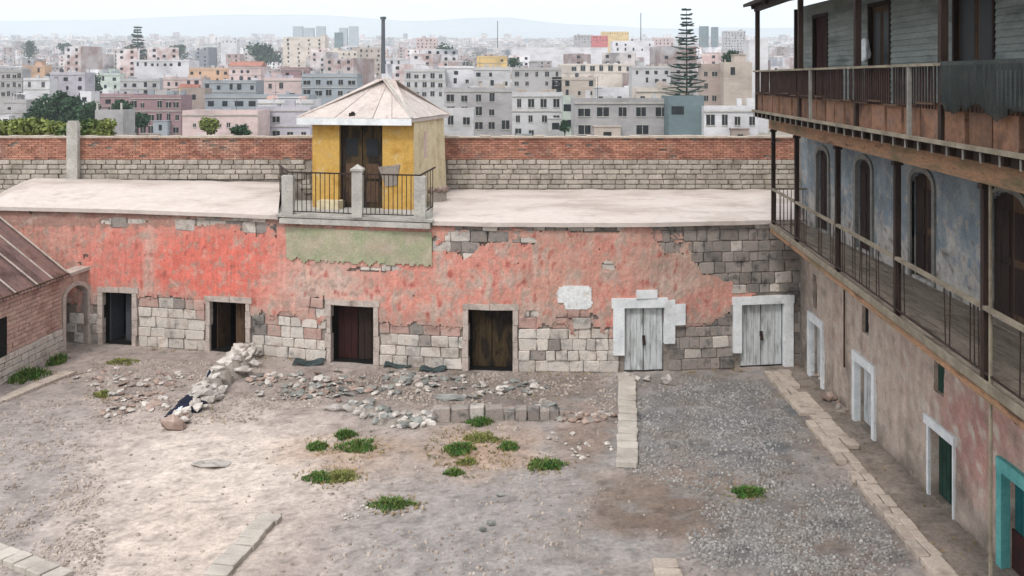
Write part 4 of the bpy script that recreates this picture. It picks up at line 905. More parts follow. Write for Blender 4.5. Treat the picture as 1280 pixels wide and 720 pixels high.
for i, (x, y, lab) in enumerate(((497, 459, 'dark bent scrap sheet at the wall right of the red-brown door'), (540, 464, 'thin dark scrap strip at the wall left of the fourth doorway'), (385, 456, 'dark scrap sheet at the wall left of the red-brown door'))):
    c = G(x, y); b = MB(); n_ = 8; w_ = (.85, .8, .95)[i]
    for k in range(n_ + 1):
        t = k / n_; X_ = c.x + (t - .5) * w_; b.v += [(X_, c.y - .15 + .05 * math.sin(t * 9), .05 + .05 * math.sin(t * 7)), (X_ + .04, c.y + .2, (.16, .09, .12)[i] + .05 * math.sin(t * 8 + 1))]
    for k in range(n_): b.f.append((k * 2, k * 2 + 2, k * 2 + 3, k * 2 + 1))
    b.m = [0] * len(b.f); o = b.build('scrap_sheet', T['scrap']); o.modifiers.new('thickness', 'SOLIDIFY').thickness = .03; tag(o, lab, 'scrap')
# cloth on the rubble
def cloth(name, label, x, y, z, w_, d_, m, seed):
    c = G(x, y); b = MB(); n_ = 14
    for i in range(n_ + 1):
        for j in range(n_ + 1):
            a, q = i / n_ - .5, j / n_ - .5; r_ = math.hypot(a, q) * 2; sh = 1 + .35 * nz(a * 3 + seed, q * 3)
            b.v.append((c.x + a * w_ * sh, c.y + q * d_ * sh + a * .25, max(.03, z * (1 - r_ * .75) + .07 * nz(a * 9 + seed, q * 9) + .04 * nz(a * 22, q * 22 + seed))))
    for i in range(n_):
        for j in range(n_): b.f.append((i * (n_ + 1) + j, (i + 1) * (n_ + 1) + j, (i + 1) * (n_ + 1) + j + 1, i * (n_ + 1) + j + 1))
    b.m = [0] * len(b.f); o = b.build(name, m, smooth=True); o.modifiers.new('thickness', 'SOLIDIFY').thickness = .02; return tag(o, label, 'cloth')
cloth('crumpled_cloth', 'navy blue cloth crumpled on the end of the ruined wall', 235, 512, .42, .75, .9, T['cloth_navy'], 1)
cloth('crumpled_cloth', 'white rag beside the navy cloth on the ruined wall', 226, 518, .22, .3, .35, T['cloth_white'], 5)
cloth('crumpled_cloth', 'small black cloth tucked among whitish stones of the ruined wall', 262, 488, .62, .34, .4, T['cloth_navy'], 9)

# pebbles: joined beds of small stones
def pebbles(name, zone, n, smin, smax, m, seed, lift=0):
    rr = random.Random(seed); b = MB(); k = 0; tries = 0
    while k < n and tries < n * 12:
        tries += 1; x0, x1, y0, y1 = rr.choice(zone)[:4]; x, y = rr.uniform(x0, x1), rr.uniform(y0, y1); c = G(x, y)
        if c.x > 7.5 or c.y > 31.2 and x > 600: continue
        if name != 'gravel':
            xx, yy = x + 45 * nz(c.x * .7, c.y * .7, 3), y + 24 * nz(c.x * .7, c.y * .7, 9)
            if rr.random() > .04 + blob(xx, yy, 905, 530, 125, 62, 1, .5) + blob(xx, yy, 1010, 680, 115, 60, 1, .5): continue
        if nz(c.x * .8, c.y * .8, seed) + rr.uniform(-.3, .3) < -.12: continue
        s = rr.uniform(smin, smax); a = rr.uniform(0, 3); ca, sa = math.cos(a), math.sin(a); h_ = s * rr.uniform(.35, .7); vs_ = []
        for i in range(5):
            t = 2 * math.pi * i / 5 + rr.uniform(-.3, .3); u, v = math.cos(t) * s * rr.uniform(.8, 1.1), math.sin(t) * s * .75; vs_.append((c.x + u * ca - v * sa, c.y + u * sa + v * ca, -.02))
        vs_ += [(c.x + (p[0] - c.x) * .6, c.y + (p[1] - c.y) * .6, h_ + rr.uniform(-.2, .2) * h_ + lift) for p in vs_[:5]]
        b.add(vs_, [(i, (i + 1) % 5, 5 + (i + 1) % 5, 5 + i) for i in range(5)] + [(5, 6, 7, 8, 9)]); k += 1
    o = b.build(name, m); tag(o, {'cobbles': 'dense bed of grey cobbles on the right half of the yard', 'gravel': 'loose tan stone chips strewn over the yard', 'shingle': 'fine dark shingle along the kerb'}[name], 'pebbles', None, 'stuff'); return o
pebbles('cobbles', [(780, 1060, 470, 610)] * 6 + [(860, 1140, 610, 720)] * 4, 7500, .02, .062, T['pebble'], 2)
pebbles('gravel', [(0, 130, 500, 720)] * 3 + [(110, 330, 450, 530)] * 3 + [(330, 770, 466, 512)] * 5 + [(400, 760, 512, 720), (0, 1100, 500, 720)], 6500, .02, .065, T['chip'], 5)
pebbles('shingle', [(790, 1060, 480, 615)] * 2 + [(860, 1140, 610, 720)], 2600, .025, .05, T['chip_grey'], 7)

# ------------------------------------------------------------------ grass tufts
def tuft(x, y, wpx, hpx, m, label, tall=.2, seed=0, n=420):
    c = G(x, y); rx = wpx / 2 / F * c.y; ry_ = max(.12, hpx / 2 * c.y ** 2 / (F * H) * .85); rr = random.Random(seed); b = MB()
    for i in range(n):
        a = rr.uniform(0, 6.28); q = rr.random() ** .6; sh = 1 + .6 * nz(math.cos(a) * 1.8 + seed * 3.3, math.sin(a) * 1.8)
        px, py = c.x + rx * q * sh * math.cos(a), c.y + ry_ * q * sh * math.sin(a); h_ = tall * rr.uniform(.4, 1.1) * (1.15 - .7 * q); th = rr.uniform(0, 6.28); ln = rr.uniform(.2, .8) * h_ + .02
        wd = rr.uniform(.008, .02); dx, dy = math.cos(th), math.sin(th); ox, oy = -dy * wd, dx * wd
        b.add([(px - ox, py - oy, -.01), (px + ox, py + oy, -.01), (px + dx * ln * .4 + ox * .8, py + dy * ln * .4 + oy * .8, h_ * .7), (px + dx * ln * .4 - ox * .8, py + dy * ln * .4 - oy * .8, h_ * .7), (px + dx * ln, py + dy * ln, h_ * rr.uniform(.75, 1))], [(0, 1, 2, 3), (3, 2, 4)])
    o = b.build('grass_tuft', m); tag(o, label, 'grass', 'grass tufts growing in the yard'); return o
TG, TO = T['grass'], T['grass_olive']
for i, a in enumerate([
    (33, 472, 44, 22, TG, 'large dark green grass clump against the outbuilding wall', .36), (72, 453, 20, 14, TG, 'small dense grass clump beside the arch foot', .34),
    (153, 453, 38, 10, TO, 'low olive weeds below the first doorway', .12), (129, 494, 22, 10, TO, 'tiny green tuft on the rubble left of the ruined wall', .16),
    (397, 560, 24, 14, TG, 'small round tuft left of the paired clumps on pale sand', .16), (432, 545, 24, 12, TG, 'dark green tuft at the back of the mid-left cluster', .2),
    (446, 560, 46, 20, TG, 'broad green clump in front of the grey-green stone pile', .18), (398, 598, 34, 16, TG, 'left lobe of the wide low clump on pale sand', .15), (427, 597, 40, 18, TO, 'right olive lobe of the wide low clump on pale sand', .15),
    (492, 631, 54, 20, TG, 'bright green oval tuft nearest the viewer', .16), (600, 528, 30, 14, TG, 'green tuft at the foot of the retaining blocks', .22), (573, 562, 38, 18, TG, 'dense green tuft in the middle of the orange-brown patch', .18),
    (602, 549, 46, 16, TO, 'yellowish weeds behind the dense centre tuft', .14), (636, 559, 24, 12, TG, 'small tuft right of the yellowish weeds', .16), (568, 592, 26, 10, TG, 'small tuft below the dense centre tuft', .14), (585, 578, 26, 10, TO, 'sparse olive sprigs on the orange-brown patch', .1),
    (682, 583, 52, 17, TG, 'oval green tuft on bare grey ground left of the stone path', .17), (935, 617, 40, 16, TG, 'single green tuft among the right-hand cobbles', .18)]):
    tuft(*a[:6], tall=a[6], seed=i + 1, n=int(200 + a[2] * 9))

b = MB(); rr = random.Random(50)
def sprig(X, Y, h_):
    for k in range(rr.randint(3, 6)):
        th = rr.uniform(0, 6.28); dx, dy = math.cos(th), math.sin(th); wd = rr.uniform(.006, .014); ln = h_ * rr.uniform(.5, 1.3)
        b.add([(X - dy * wd, Y + dx * wd, -.01), (X + dy * wd, Y - dx * wd, -.01), (X + dx * ln, Y + dy * ln, h_ * rr.uniform(.5, 1))], [(0, 1, 2)])
for cx, cy, rx, ry_, n_ in ((432, 558, 55, 20, 260), (415, 598, 48, 14, 160), (590, 562, 60, 36, 420), (492, 632, 45, 14, 120), (682, 582, 40, 12, 90), (935, 618, 40, 14, 120), (150, 455, 50, 12, 160), (130, 494, 30, 10, 80), (50, 468, 60, 16, 160), (700, 500, 160, 30, 90), (250, 520, 60, 20, 80)):
    for i in range(n_):
        a = rr.uniform(0, 6.28); q = rr.random() ** .7; c = G(cx + rx * q * math.cos(a), cy + ry_ * q * math.sin(a))
        if c.y < 31: sprig(c.x, c.y, rr.uniform(.03, .09))
for i in range(260):
    u = rr.uniform(115, 1000)
    if not any(a - 4 < u < b_ + 4 for a, b_, *_ in DOORS): p = fm(u, 0, rr.uniform(.12, .5)); sprig(p.x, p.y, rr.uniform(.03, .1))
for i in range(150): sprig(rr.choice([7.66, 8.2, rr.uniform(8.5, 9.0)]) + rr.uniform(-.05, .05), rr.uniform(17, 30), rr.uniform(.03, .08))
o = b.build('weeds', T['dry_weed']); tag(o, 'thin dry weeds scattered between stones and along the walls', 'weeds', None, 'stuff')
# ------------------------------------------------------------------ the town beyond
YD = [(45, 4200), (48, 4000), (52, 3300), (60, 2450), (72, 1700), (85, 1200), (97, 850), (110, 600), (125, 430), (140, 300), (152, 215), (165, 155), (175, 110)]
def ydist(y): return interp(YD, y)
WALLC = {'grey': (158, 156, 154), 'pale grey': (192, 192, 192), 'white': (232, 232, 234), 'cream': (226, 212, 190), 'pink': (216, 184, 176), 'salmon': (222, 166, 146), 'orange': (216, 160, 110), 'yellow': (222, 186, 112), 'maroon': (140, 96, 100), 'brown': (150, 128, 112), 'tan': (184, 166, 146), 'blue-grey': (136, 150, 158), 'teal': (92, 112, 116), 'lavender': (178, 172, 184), 'pale green': (186, 204, 186), 'red': (206, 90, 86)}
for k_, c in WALLC.items():
    c = mixc(c, (198, 194, 198), .38 if k_ not in ('red', 'teal', 'yellow') else .15)
    T['w_' + k_] = mat('house_' + k_.replace(' ', '_').replace('-', '_'), [tuple(v * .86 for v in c), c, tuple(min(245, v * 1.05) for v in c)], scale=.12, stretch=(1, 1, 2), bscale=.8, bump=0, rnd=.08, fine=.1)
T['roofm'] = mat('flat_roof', [(160, 152, 146), (200, 192, 186)], scale=.1, bscale=.8, bump=0, rnd=.15)
T['roof_red'] = mat('tile_roof', [(150, 98, 86), (176, 124, 108)], scale=.1, bscale=.8, bump=0, rnd=.15)
WIN = {}
def winmesh(w_, h_):
    k = (round(w_, 1), round(h_, 1))
    if k not in WIN:
        b = MB(); b.bb(-w_ / 2, w_ / 2, -.05, .1, 0, h_, 1); b.bb(-w_ / 2 - .08, w_ / 2 + .08, -.14, .1, -.12, 0, 0); b.bb(-w_ / 2 - .08, w_ / 2 + .08, -.12, .1, h_, h_ + .1, 0); b.bb(-.04, .04, -.1, -.05, 0, h_, 0)
        o = b.build('window', [T['concrete'], T['glass']], origin=(0, 0, 0)); WIN[k] = o.data; bpy.data.objects.remove(o)
    return WIN[k]
HG = 'houses of the town beyond the boundary wall'
def house(x0, x1, yt, yb, col, label, D=None, rot=0, depth=None, winrows=None, wincols=None, single_w=False, extra=None, name='house', ww=1.3, wh=1.3, skip=.12, roof='flat', cat='house', below=3.0, group=HG, seed=None):
    D = D or ydist(yb); rr = random.Random(seed if seed is not None else int(x0 * 7 + yt * 13 + yb)); w_ = (x1 - x0) / F * D; zt_ = H - (yt - PY) / F * D; cx = ((x0 + x1) / 2 - PX) / F * D
    dp = depth or min(max(w_ * .7, 6), 16); cy = D + dp / 2; z0 = terr(cx, D) - below
    if z0 > zt_ - 2.5: z0 = zt_ - 4
    root = thing(name, (cx, cy, z0), label, cat, group)
    cr, sr = math.cos(rot), math.sin(rot)
    def tr(a, d, z): return Vector((cx + a * cr - d * sr, cy + a * sr + d * cr, z))
    def bx(b, a0, a1, d0, d1, z0_, z1_): b.hexa([tr(a0, d0, z0_), tr(a1, d0, z0_), tr(a1, d1, z0_), tr(a0, d1, z0_)], [tr(a0, d0, z1_), tr(a1, d0, z1_), tr(a1, d1, z1_), tr(a0, d1, z1_)])
    hw, hd = w_ / 2, dp / 2; m = T['w_' + col]
    b = MB(); bx(b, -hw, hw, -hd, hd, z0, zt_ - .25)
    bx(b, -hw, hw, -hd, -hd + .22, zt_ - .25, zt_ + .45); bx(b, -hw, hw, hd - .22, hd, zt_ - .25, zt_ + .3); bx(b, -hw, -hw + .22, -hd + .22, hd - .22, zt_ - .25, zt_ + .4); bx(b, hw - .22, hw, -hd + .22, hd - .22, zt_ - .25, zt_ + .4)
    b.build('walls', m, root)
    b = MB()
    if roof == 'gable':
        b.add([tr(-hw - .3, -hd - .3, zt_ + .46), tr(hw + .3, -hd - .3, zt_ + .46), tr(hw + .3, 0, zt_ + w_ * .1 + 1.2), tr(-hw - .3, 0, zt_ + w_ * .1 + 1.2), tr(hw + .3, hd + .3, zt_ + .46), tr(-hw - .3, hd + .3, zt_ + .46)], [(0, 1, 2, 3), (3, 2, 4, 5), (0, 3, 5), (1, 4, 2)])
        b.build('roof', T['roof_red'], root)
    else:
        bx(b, -hw + .22, hw - .22, -hd + .22, hd - .22, zt_ - .2, zt_ - .1); b.build('roof', T['roofm'], root)
    e = extra if extra is not None else rr.choice(['room', 'tank', 'none', 'columns', 'room', 'slab'])
    if e == 'room' and w_ > 4:
        a = rr.uniform(-hw + 1.6, hw - 1.6); b = MB(); bx(b, a - 1.4, a + 1.4, -.5, hd - .3, zt_ - .1, zt_ + 2.2); bx(b, a - 1.6, a + 1.6, -.7, hd - .2, zt_ + 2.2, zt_ + 2.35); b.build('roof_room', m, root)
    elif e == 'tank':
        a = rr.uniform(-hw * .7, hw * .7); b = MB(); b.tube(tr(a, 0, zt_ - .1), tr(a, 0, zt_ + .6), .5, .5, 4); b.tube(tr(a, 0, zt_ + .6), tr(a, 0, zt_ + 1.6), .65, .6, 10); b.tube(tr(a, 0, zt_ + 1.6), tr(a, 0, zt_ + 1.9), .6, .2, 10); b.build('water_tank', T['steel'], root)
    elif e == 'columns':
        b = MB()
        for q in range(max(2, int(w_ / 3))):
            a = -hw + .3 + (w_ - .6) * q / max(1, int(w_ / 3) - 1 or 1)
            if a < hw: bx(b, a - .13, a + .13, -hd + .05, -hd + .31, zt_ + .45, zt_ + 1.5)
        b.build('column_stubs', T['concrete'], root)
    elif e == 'slab':
        b = MB(); bx(b, -hw * .5, hw * .6, -hd * .4, hd * .8, zt_ + 2, zt_ + 2.15)
        for a in (-hw * .45, hw * .55): bx(b, a - .1, a + .1, -hd * .35, -hd * .35 + .2, zt_ - .1, zt_ + 2)
        b.build('roof_canopy', T['w_white'], root)
    if D < 560 and w_ > 7 and label:
        pal = ['w_grey', 'w_pale grey', 'w_tan', 'w_brown', 'w_white', 'w_blue-grey', 'w_salmon', 'w_lavender']
        for q in range(rr.choice([1, 2, 2, 3])):
            a = rr.uniform(-hw, hw * .6); aw = rr.uniform(2.5, max(3, w_ * .34)); h0 = max(z0 + .5, zt_ - (zt_ - z0 - below) * rr.uniform(.45, 1.0)); dd_ = rr.uniform(1.2, 2.6)
            b = MB(); bx(b, a, a + aw, -hd - dd_, -hd - .001, z0, h0); bx(b, a - .15, a + aw + .15, -hd - dd_ - .15, -hd - .001, h0, h0 + .14); b.build('annex', T[rr.choice(pal)], root)
            b = MB(); wq = rr.uniform(.7, 1.6); bx(b, a + aw * .5 - wq / 2, a + aw * .5 + wq / 2, -hd - dd_ - .05, -hd - dd_ + .05, h0 - 2.1, h0 - .8); b.build('opening', T['glass'], root)
        b = MB()
        for q in range(rr.choice([2, 3, 4, 5])):
            a = rr.uniform(-hw + .6, hw - .6); d_ = rr.uniform(-hd + .6, hd - .8); hq = rr.uniform(.4, 1.7); wq = rr.uniform(.25, 1.0); bx(b, a - wq, a + wq, d_ - .4, d_ + .4, zt_ - .1, zt_ + hq)
        o = b.build('roof_clutter', T[rr.choice(pal)], root); o['kind'] = 'stuff'
        b = MB()
        for r_ in range(rr.choice([1, 2])):
            zz = zt_ - .3 - 2.95 * r_; bx(b, -hw - .12, hw + .12, -hd - .2, -hd - .002, zz - .18, zz)
        o = b.build('cornice', T['concrete'], root)
        if rr.random() < .5:
            b = MB(); a = rr.uniform(-hw, hw); b.tube(tr(a, -hd * .3, zt_), tr(a, -hd * .3, zt_ + rr.uniform(2, 4.5)), .06, .04, 5); b.tube(tr(a - .7, -hd * .3, zt_ + 2), tr(a + .7, -hd * .3, zt_ + 2), .04, .04, 4); b.build('aerial', T['steel'], root)
    st = winrows if winrows is not None else max(1, int((zt_ - (z0 + below)) / 3.0)); nc = wincols or max(1, int(w_ / 3.2)); b = MB(); k = 0
    wwid = min(ww, w_ / nc * .62)
    for r_ in range(st):
        zz = zt_ - .25 - 2.3 - r_ * 2.95
        if zz < z0: break
        for q in range(nc):
            if rr.random() < skip and not single_w: continue
            a = -hw + w_ * (q + .5) / nc + (rr.uniform(-.15, .15) if single_w else rr.uniform(-.5, .5))
            if single_w and rr.random() < .1: continue
            if single_w:
                wn = inst('window', winmesh(wwid, wh), root, tr(a, -hd, zz), (0, 0, rot), (rr.choice([1, 1, .8, .65]), 1, rr.choice([1, 1, .85, 1.25])))
            else:
                wj = wwid * rr.uniform(.6, 1.15); bx(b, a - wj / 2, a + wj / 2, -hd - .06, -hd + .05, zz, zz + wh * rr.choice([1, 1, 1.4])); k += 1
        if not single_w and abs(rot) > .1:
            sgn = 1 if (cx < 0) else -1; nd = max(1, int(dp / 3.6))
            for q in range(nd):
                dd_ = -hd + dp * (q + .5) / nd; a = sgn * hw; bx(b, a - .06, a + .06, dd_ - .5, dd_ + .5, zz, zz + wh); k += 1
    if k: 
        o = b.build('windows', T['glass'], root)
        if k > 1: o['kind'] = 'stuff'; o.name = 'window_set'
    return root
LR = []; LM = []     # landmarks: (x, y, phrase)
def lh(x0, x1, yt, yb, col, label, phrase=None, **k):
    house(x0, x1, yt, yb, col, label, **k); LM.append(((x0 + x1) / 2, (yt + yb) / 2, phrase or label)); LR.append((x0, x1, yt, yb, k.get('D') or ydist(yb)))
lh(718, 838, 126, 163, 'grey', 'long grey two-storey block with wide dark window bands left of the dark teal block', 'the long grey window-banded block', D=165, winrows=4, wincols=5, single_w=True, ww=3.2, wh=1.5, depth=9, extra='none', below=6)
lh(836, 880, 123, 163, 'teal', 'dark teal block below the tall tiered pine', 'the dark teal block', D=160, winrows=1, wincols=2, ww=2.0, depth=8, extra='none', below=6)
lh(880, 948, 136, 163, 'white', 'low white house with a dark window strip beside the balcony', 'the low white house by the balcony', D=158, winrows=1, wincols=4, ww=1.4, depth=8, single_w=True, extra='none', below=6)
lh(745, 786, 112, 127, 'white', 'white rooftop storey behind the long grey block', 'the white rooftop storey', D=185, extra='none', wincols=2, winrows=1)
lh(795, 860, 112, 126, 'cream', 'pale cream annex between the long grey block and the tiered pine', 'the pale cream annex', D=190, extra='none', winrows=1)
lh(640, 704, 118, 163, 'pale grey', 'pale plastered block with four rows of small square windows', 'the pale block of small square windows', D=200, winrows=5, wincols=4, single_w=True, ww=1.2, wh=1.3, extra='none', below=6)
lh(704, 718, 122, 163, 'pale green', 'narrow pale green house left of the long grey block', 'the narrow pale green house', D=190, winrows=2, wincols=1, extra='none', below=6)
lh(555, 641, 112, 163, 'grey', 'large bare concrete block right of the yellow hut', 'the bare concrete block beside the hut', D=215, winrows=4, wincols=5, single_w=True, ww=1.6, wh=1.5, extra='columns', below=6)
lh(553, 592, 138, 163, 'pale grey', 'low house with white roof just right of the yellow hut', 'the low white-roofed house beside the hut', D=180, winrows=1, wincols=2, single_w=True, ww=1.5, extra='none', below=6)
lh(505, 556, 88, 122, 'pale grey', 'pale grey flats with dark windows above the hut roof right slope', 'the pale grey flats behind the hut', D=330, winrows=3, wincols=5, single_w=True, extra='slab')
lh(640, 702, 86, 117, 'grey', 'grey house with arched rooftop openings above the small-windowed block', 'the grey house above the small-windowed block', D=330, winrows=2, wincols=5, single_w=True, extra='room')
lh(700, 792, 81, 98, 'cream', 'long cream terrace with a row of dark windows', 'the long cream terrace', D=420, winrows=1, wincols=8, ww=2, wh=2, single_w=True, extra='none')
lh(690, 745, 98, 114, 'tan', 'tan house under the long cream terrace', 'the tan house under the terrace', D=330)
lh(790, 838, 84, 112, 'pale grey', 'light grey stepped house left of the tiered pine', 'the light grey stepped house', D=360, winrows=3)
lh(878, 908, 82, 128, 'brown', 'brown unfinished tower block right of the tiered pine', 'the brown unfinished block', D=240, winrows=4, wincols=3, single_w=True, ww=1.6, extra='columns')
lh(905, 940, 80, 136, 'tan', 'tan windowless party wall with a reddish stain near the balcony', 'the tan party wall', D=235, winrows=1, wincols=2, extra='room')
lh(936, 960, 52, 150, 'white', 'tall pale narrow building rising behind the gallery corner', 'the tall pale building at the gallery corner', D=250, winrows=0, extra='none')
lh(113, 168, 119, 140, 'maroon', 'long maroon-topped shed left of the purplish brick block', 'the maroon-topped shed', D=300, winrows=1, wincols=4, ww=2.4, extra='none', depth=10)
lh(163, 226, 121, 152, 'maroon', 'purplish brick block with three rows of open windows', 'the purplish brick block', D=235, winrows=3, wincols=6, single_w=True, ww=1.7, wh=1.3, extra='columns')
lh(226, 256, 112, 140, 'brown', 'brown blank-walled block between the two maroon buildings', 'the brown blank block', D=255, winrows=1, wincols=1, extra='none')
lh(256, 386, 120, 142, 'blue-grey', 'long blue-grey shed with maroon parapet left of the hut', 'the long blue-grey shed', D=250, winrows=1, wincols=8, ww=2, extra='none', depth=10)
lh(228, 322, 141, 164, 'pink', 'pale pink low wall of rooms with tiny square windows', 'the pale pink row', D=180, winrows=1, wincols=9, ww=.6, wh=.6, single_w=True, extra='none', below=6)
lh(320, 388, 136, 164, 'lavender', 'lavender-grey house half hidden by the hut', 'the lavender-grey house', D=190, winrows=2, wincols=4, single_w=True, extra='slab', below=6)
lh(0, 28, 88, 122, 'grey', 'grey flats with small windows at the far left edge', 'the grey flats at the left edge', D=330, winrows=3, wincols=4, single_w=True)
lh(28, 56, 83, 99, 'orange', 'orange house beside the far-left grey flats', 'the orange house', D=430, winrows=1)
lh(29, 62, 99, 118, 'white', 'white house with two dark windows below the orange house', 'the white house below the orange one', D=330, winrows=1, wincols=2, single_w=True)
lh(62, 106, 92, 122, 'lavender', 'lavender-grey stepped flats right of the white house', 'the lavender stepped flats', D=340, winrows=3)
lh(124, 150, 93, 112, 'pale green', 'pale green house above the maroon-topped shed', 'the pale green house', D=400)
lh(150, 200, 100, 116, 'pale grey', 'wide pale grey house above the purplish brick block', 'the wide pale grey house', D=360)
lh(100, 114, 116, 132, 'white', 'tiny white house between the left trees', 'the tiny white house', D=290, extra='none')
lh(168, 236, 76, 98, 'white', 'long white roofs brightly showing under the far-left pine', 'the long white roofs', D=480, winrows=1)
lh(236, 286, 86, 99, 'orange', 'orange-fronted terrace left of the pink houses', 'the orange-fronted terrace', D=440)
lh(286, 326, 84, 104, 'pink', 'pink house with white gable at centre left', 'the pink gabled house', D=430, roof='gable', extra='none')
lh(204, 252, 98, 114, 'pink', 'pinkish house above the brown blank block', 'the pinkish house', D=340)
lh(254, 320, 102, 121, 'blue-grey', 'blue-grey house with white water tank above the long shed', 'the blue-grey tank house', D=320, extra='tank')
lh(330, 386, 99, 128, 'pink', 'faded pink block left of the hut roof', 'the faded pink block', D=280, winrows=2, wincols=4, single_w=True)
lh(351, 386, 86, 100, 'maroon', 'maroon top storey above the faded pink block', 'the maroon top storey', D=330, extra='none')
lh(377, 446, 94, 130, 'blue-grey', 'blue-grey unfinished block left of the hut roof peak', 'the blue-grey unfinished block', D=270, winrows=2, wincols=5, single_w=True, ww=2, extra='columns')
lh(322, 392, 127, 137, 'white', 'long white flat roof above the lavender-grey house', 'the long white flat roof', D=225, winrows=0, extra='none')
lh(354, 406, 47, 80, 'cream', 'cream tower block standing tall left of centre', 'the cream tower block', D=700, winrows=8, wincols=4)
lh(404, 446, 64, 90, 'cream', 'low cream block between the cream tower and the chimney', 'the low cream block', D=620)
lh(440, 476, 60, 88, 'tan', 'tan apartment block just left of the tall chimney', 'the tan apartment block', D=640)
lh(477, 528, 74, 90, 'white', 'white warehouse right of the tall chimney base', 'the white warehouse', D=520, winrows=1, extra='none')
lh(520, 546, 48, 72, 'pink', 'pinkish block right of the chimney', 'the pinkish block', D=900)
lh(546, 592, 84, 112, 'white', 'white and grey house below the yellow one', 'the white and grey house', D=340)
lh(596, 634, 71, 84, 'yellow', 'yellow house standing out in the middle distance', 'the yellow house', D=520, winrows=1, wincols=3, extra='none')
lh(592, 638, 86, 112, 'pale grey', 'pale grey concrete frame under the yellow house', 'the pale grey concrete frame', D=330, winrows=3, extra='columns')
lh(640, 760, 60, 76, 'white', 'very long white factory hall', 'the long white hall', D=760, winrows=0, extra='none', depth=30)
lh(740, 760, 45, 60, 'red', 'bright red-pink block on the skyline', 'the red skyline block', D=1100, winrows=2, extra='none')
lh(752, 786, 40, 53, 'yellow', 'yellowish block on the skyline behind the red one', 'the yellowish skyline block', D=1300, winrows=1, extra='none')
lh(718, 741, 44, 60, 'grey', 'grey block on the skyline left of the red one', 'the grey skyline block', D=1150, winrows=3)
lh(766, 818, 52, 78, 'white', 'white block with dark long strip below the yellowish skyline block', 'the white block with dark strip', D=600, winrows=2, wincols=5)
lh(875, 886, 33, 58, 'teal', 'thin teal tower on the skyline, nearer the tiered pine', 'the thin teal tower', D=1500, winrows=8, wincols=2, extra='none')
lh(890, 898, 34, 58, 'teal', 'thinner teal tower right of its twin on the skyline', 'the thinner teal tower', D=1500, winrows=8, wincols=1, extra='none')
lh(906, 932, 39, 66, 'pale grey', 'pale tall flats on the skyline near the gallery roof', 'the pale tall skyline flats', D=1100, winrows=7)
lh(818, 842, 48, 70, 'pink', 'pinkish tall house left of the tiered pine top', 'the pinkish tall house', D=900)
for i, (x0, x1) in enumerate(((366, 378), (380, 392), (395, 406), (424, 434), (436, 447))):
    lh(x0, x1, 33 + i % 2 * 2, 52, 'blue-grey', ['leftmost of the five hazy blue skyline towers', 'second of the five hazy blue skyline towers', 'middle of the five hazy blue skyline towers', 'fourth of the five hazy blue skyline towers', 'rightmost of the five hazy blue skyline towers'][i], 'the hazy blue towers', D=2600, winrows=0, extra='none')
lh(418, 428, 41, 60, 'teal', 'dark narrow tower among the hazy blue towers', 'the dark narrow tower', D=1400, winrows=3)
# church-like white dome house
lh(276, 296, 50, 66, 'white', 'small white church block with a low dome on the skyline', 'the white domed block', D=1000, winrows=1, extra='tank')
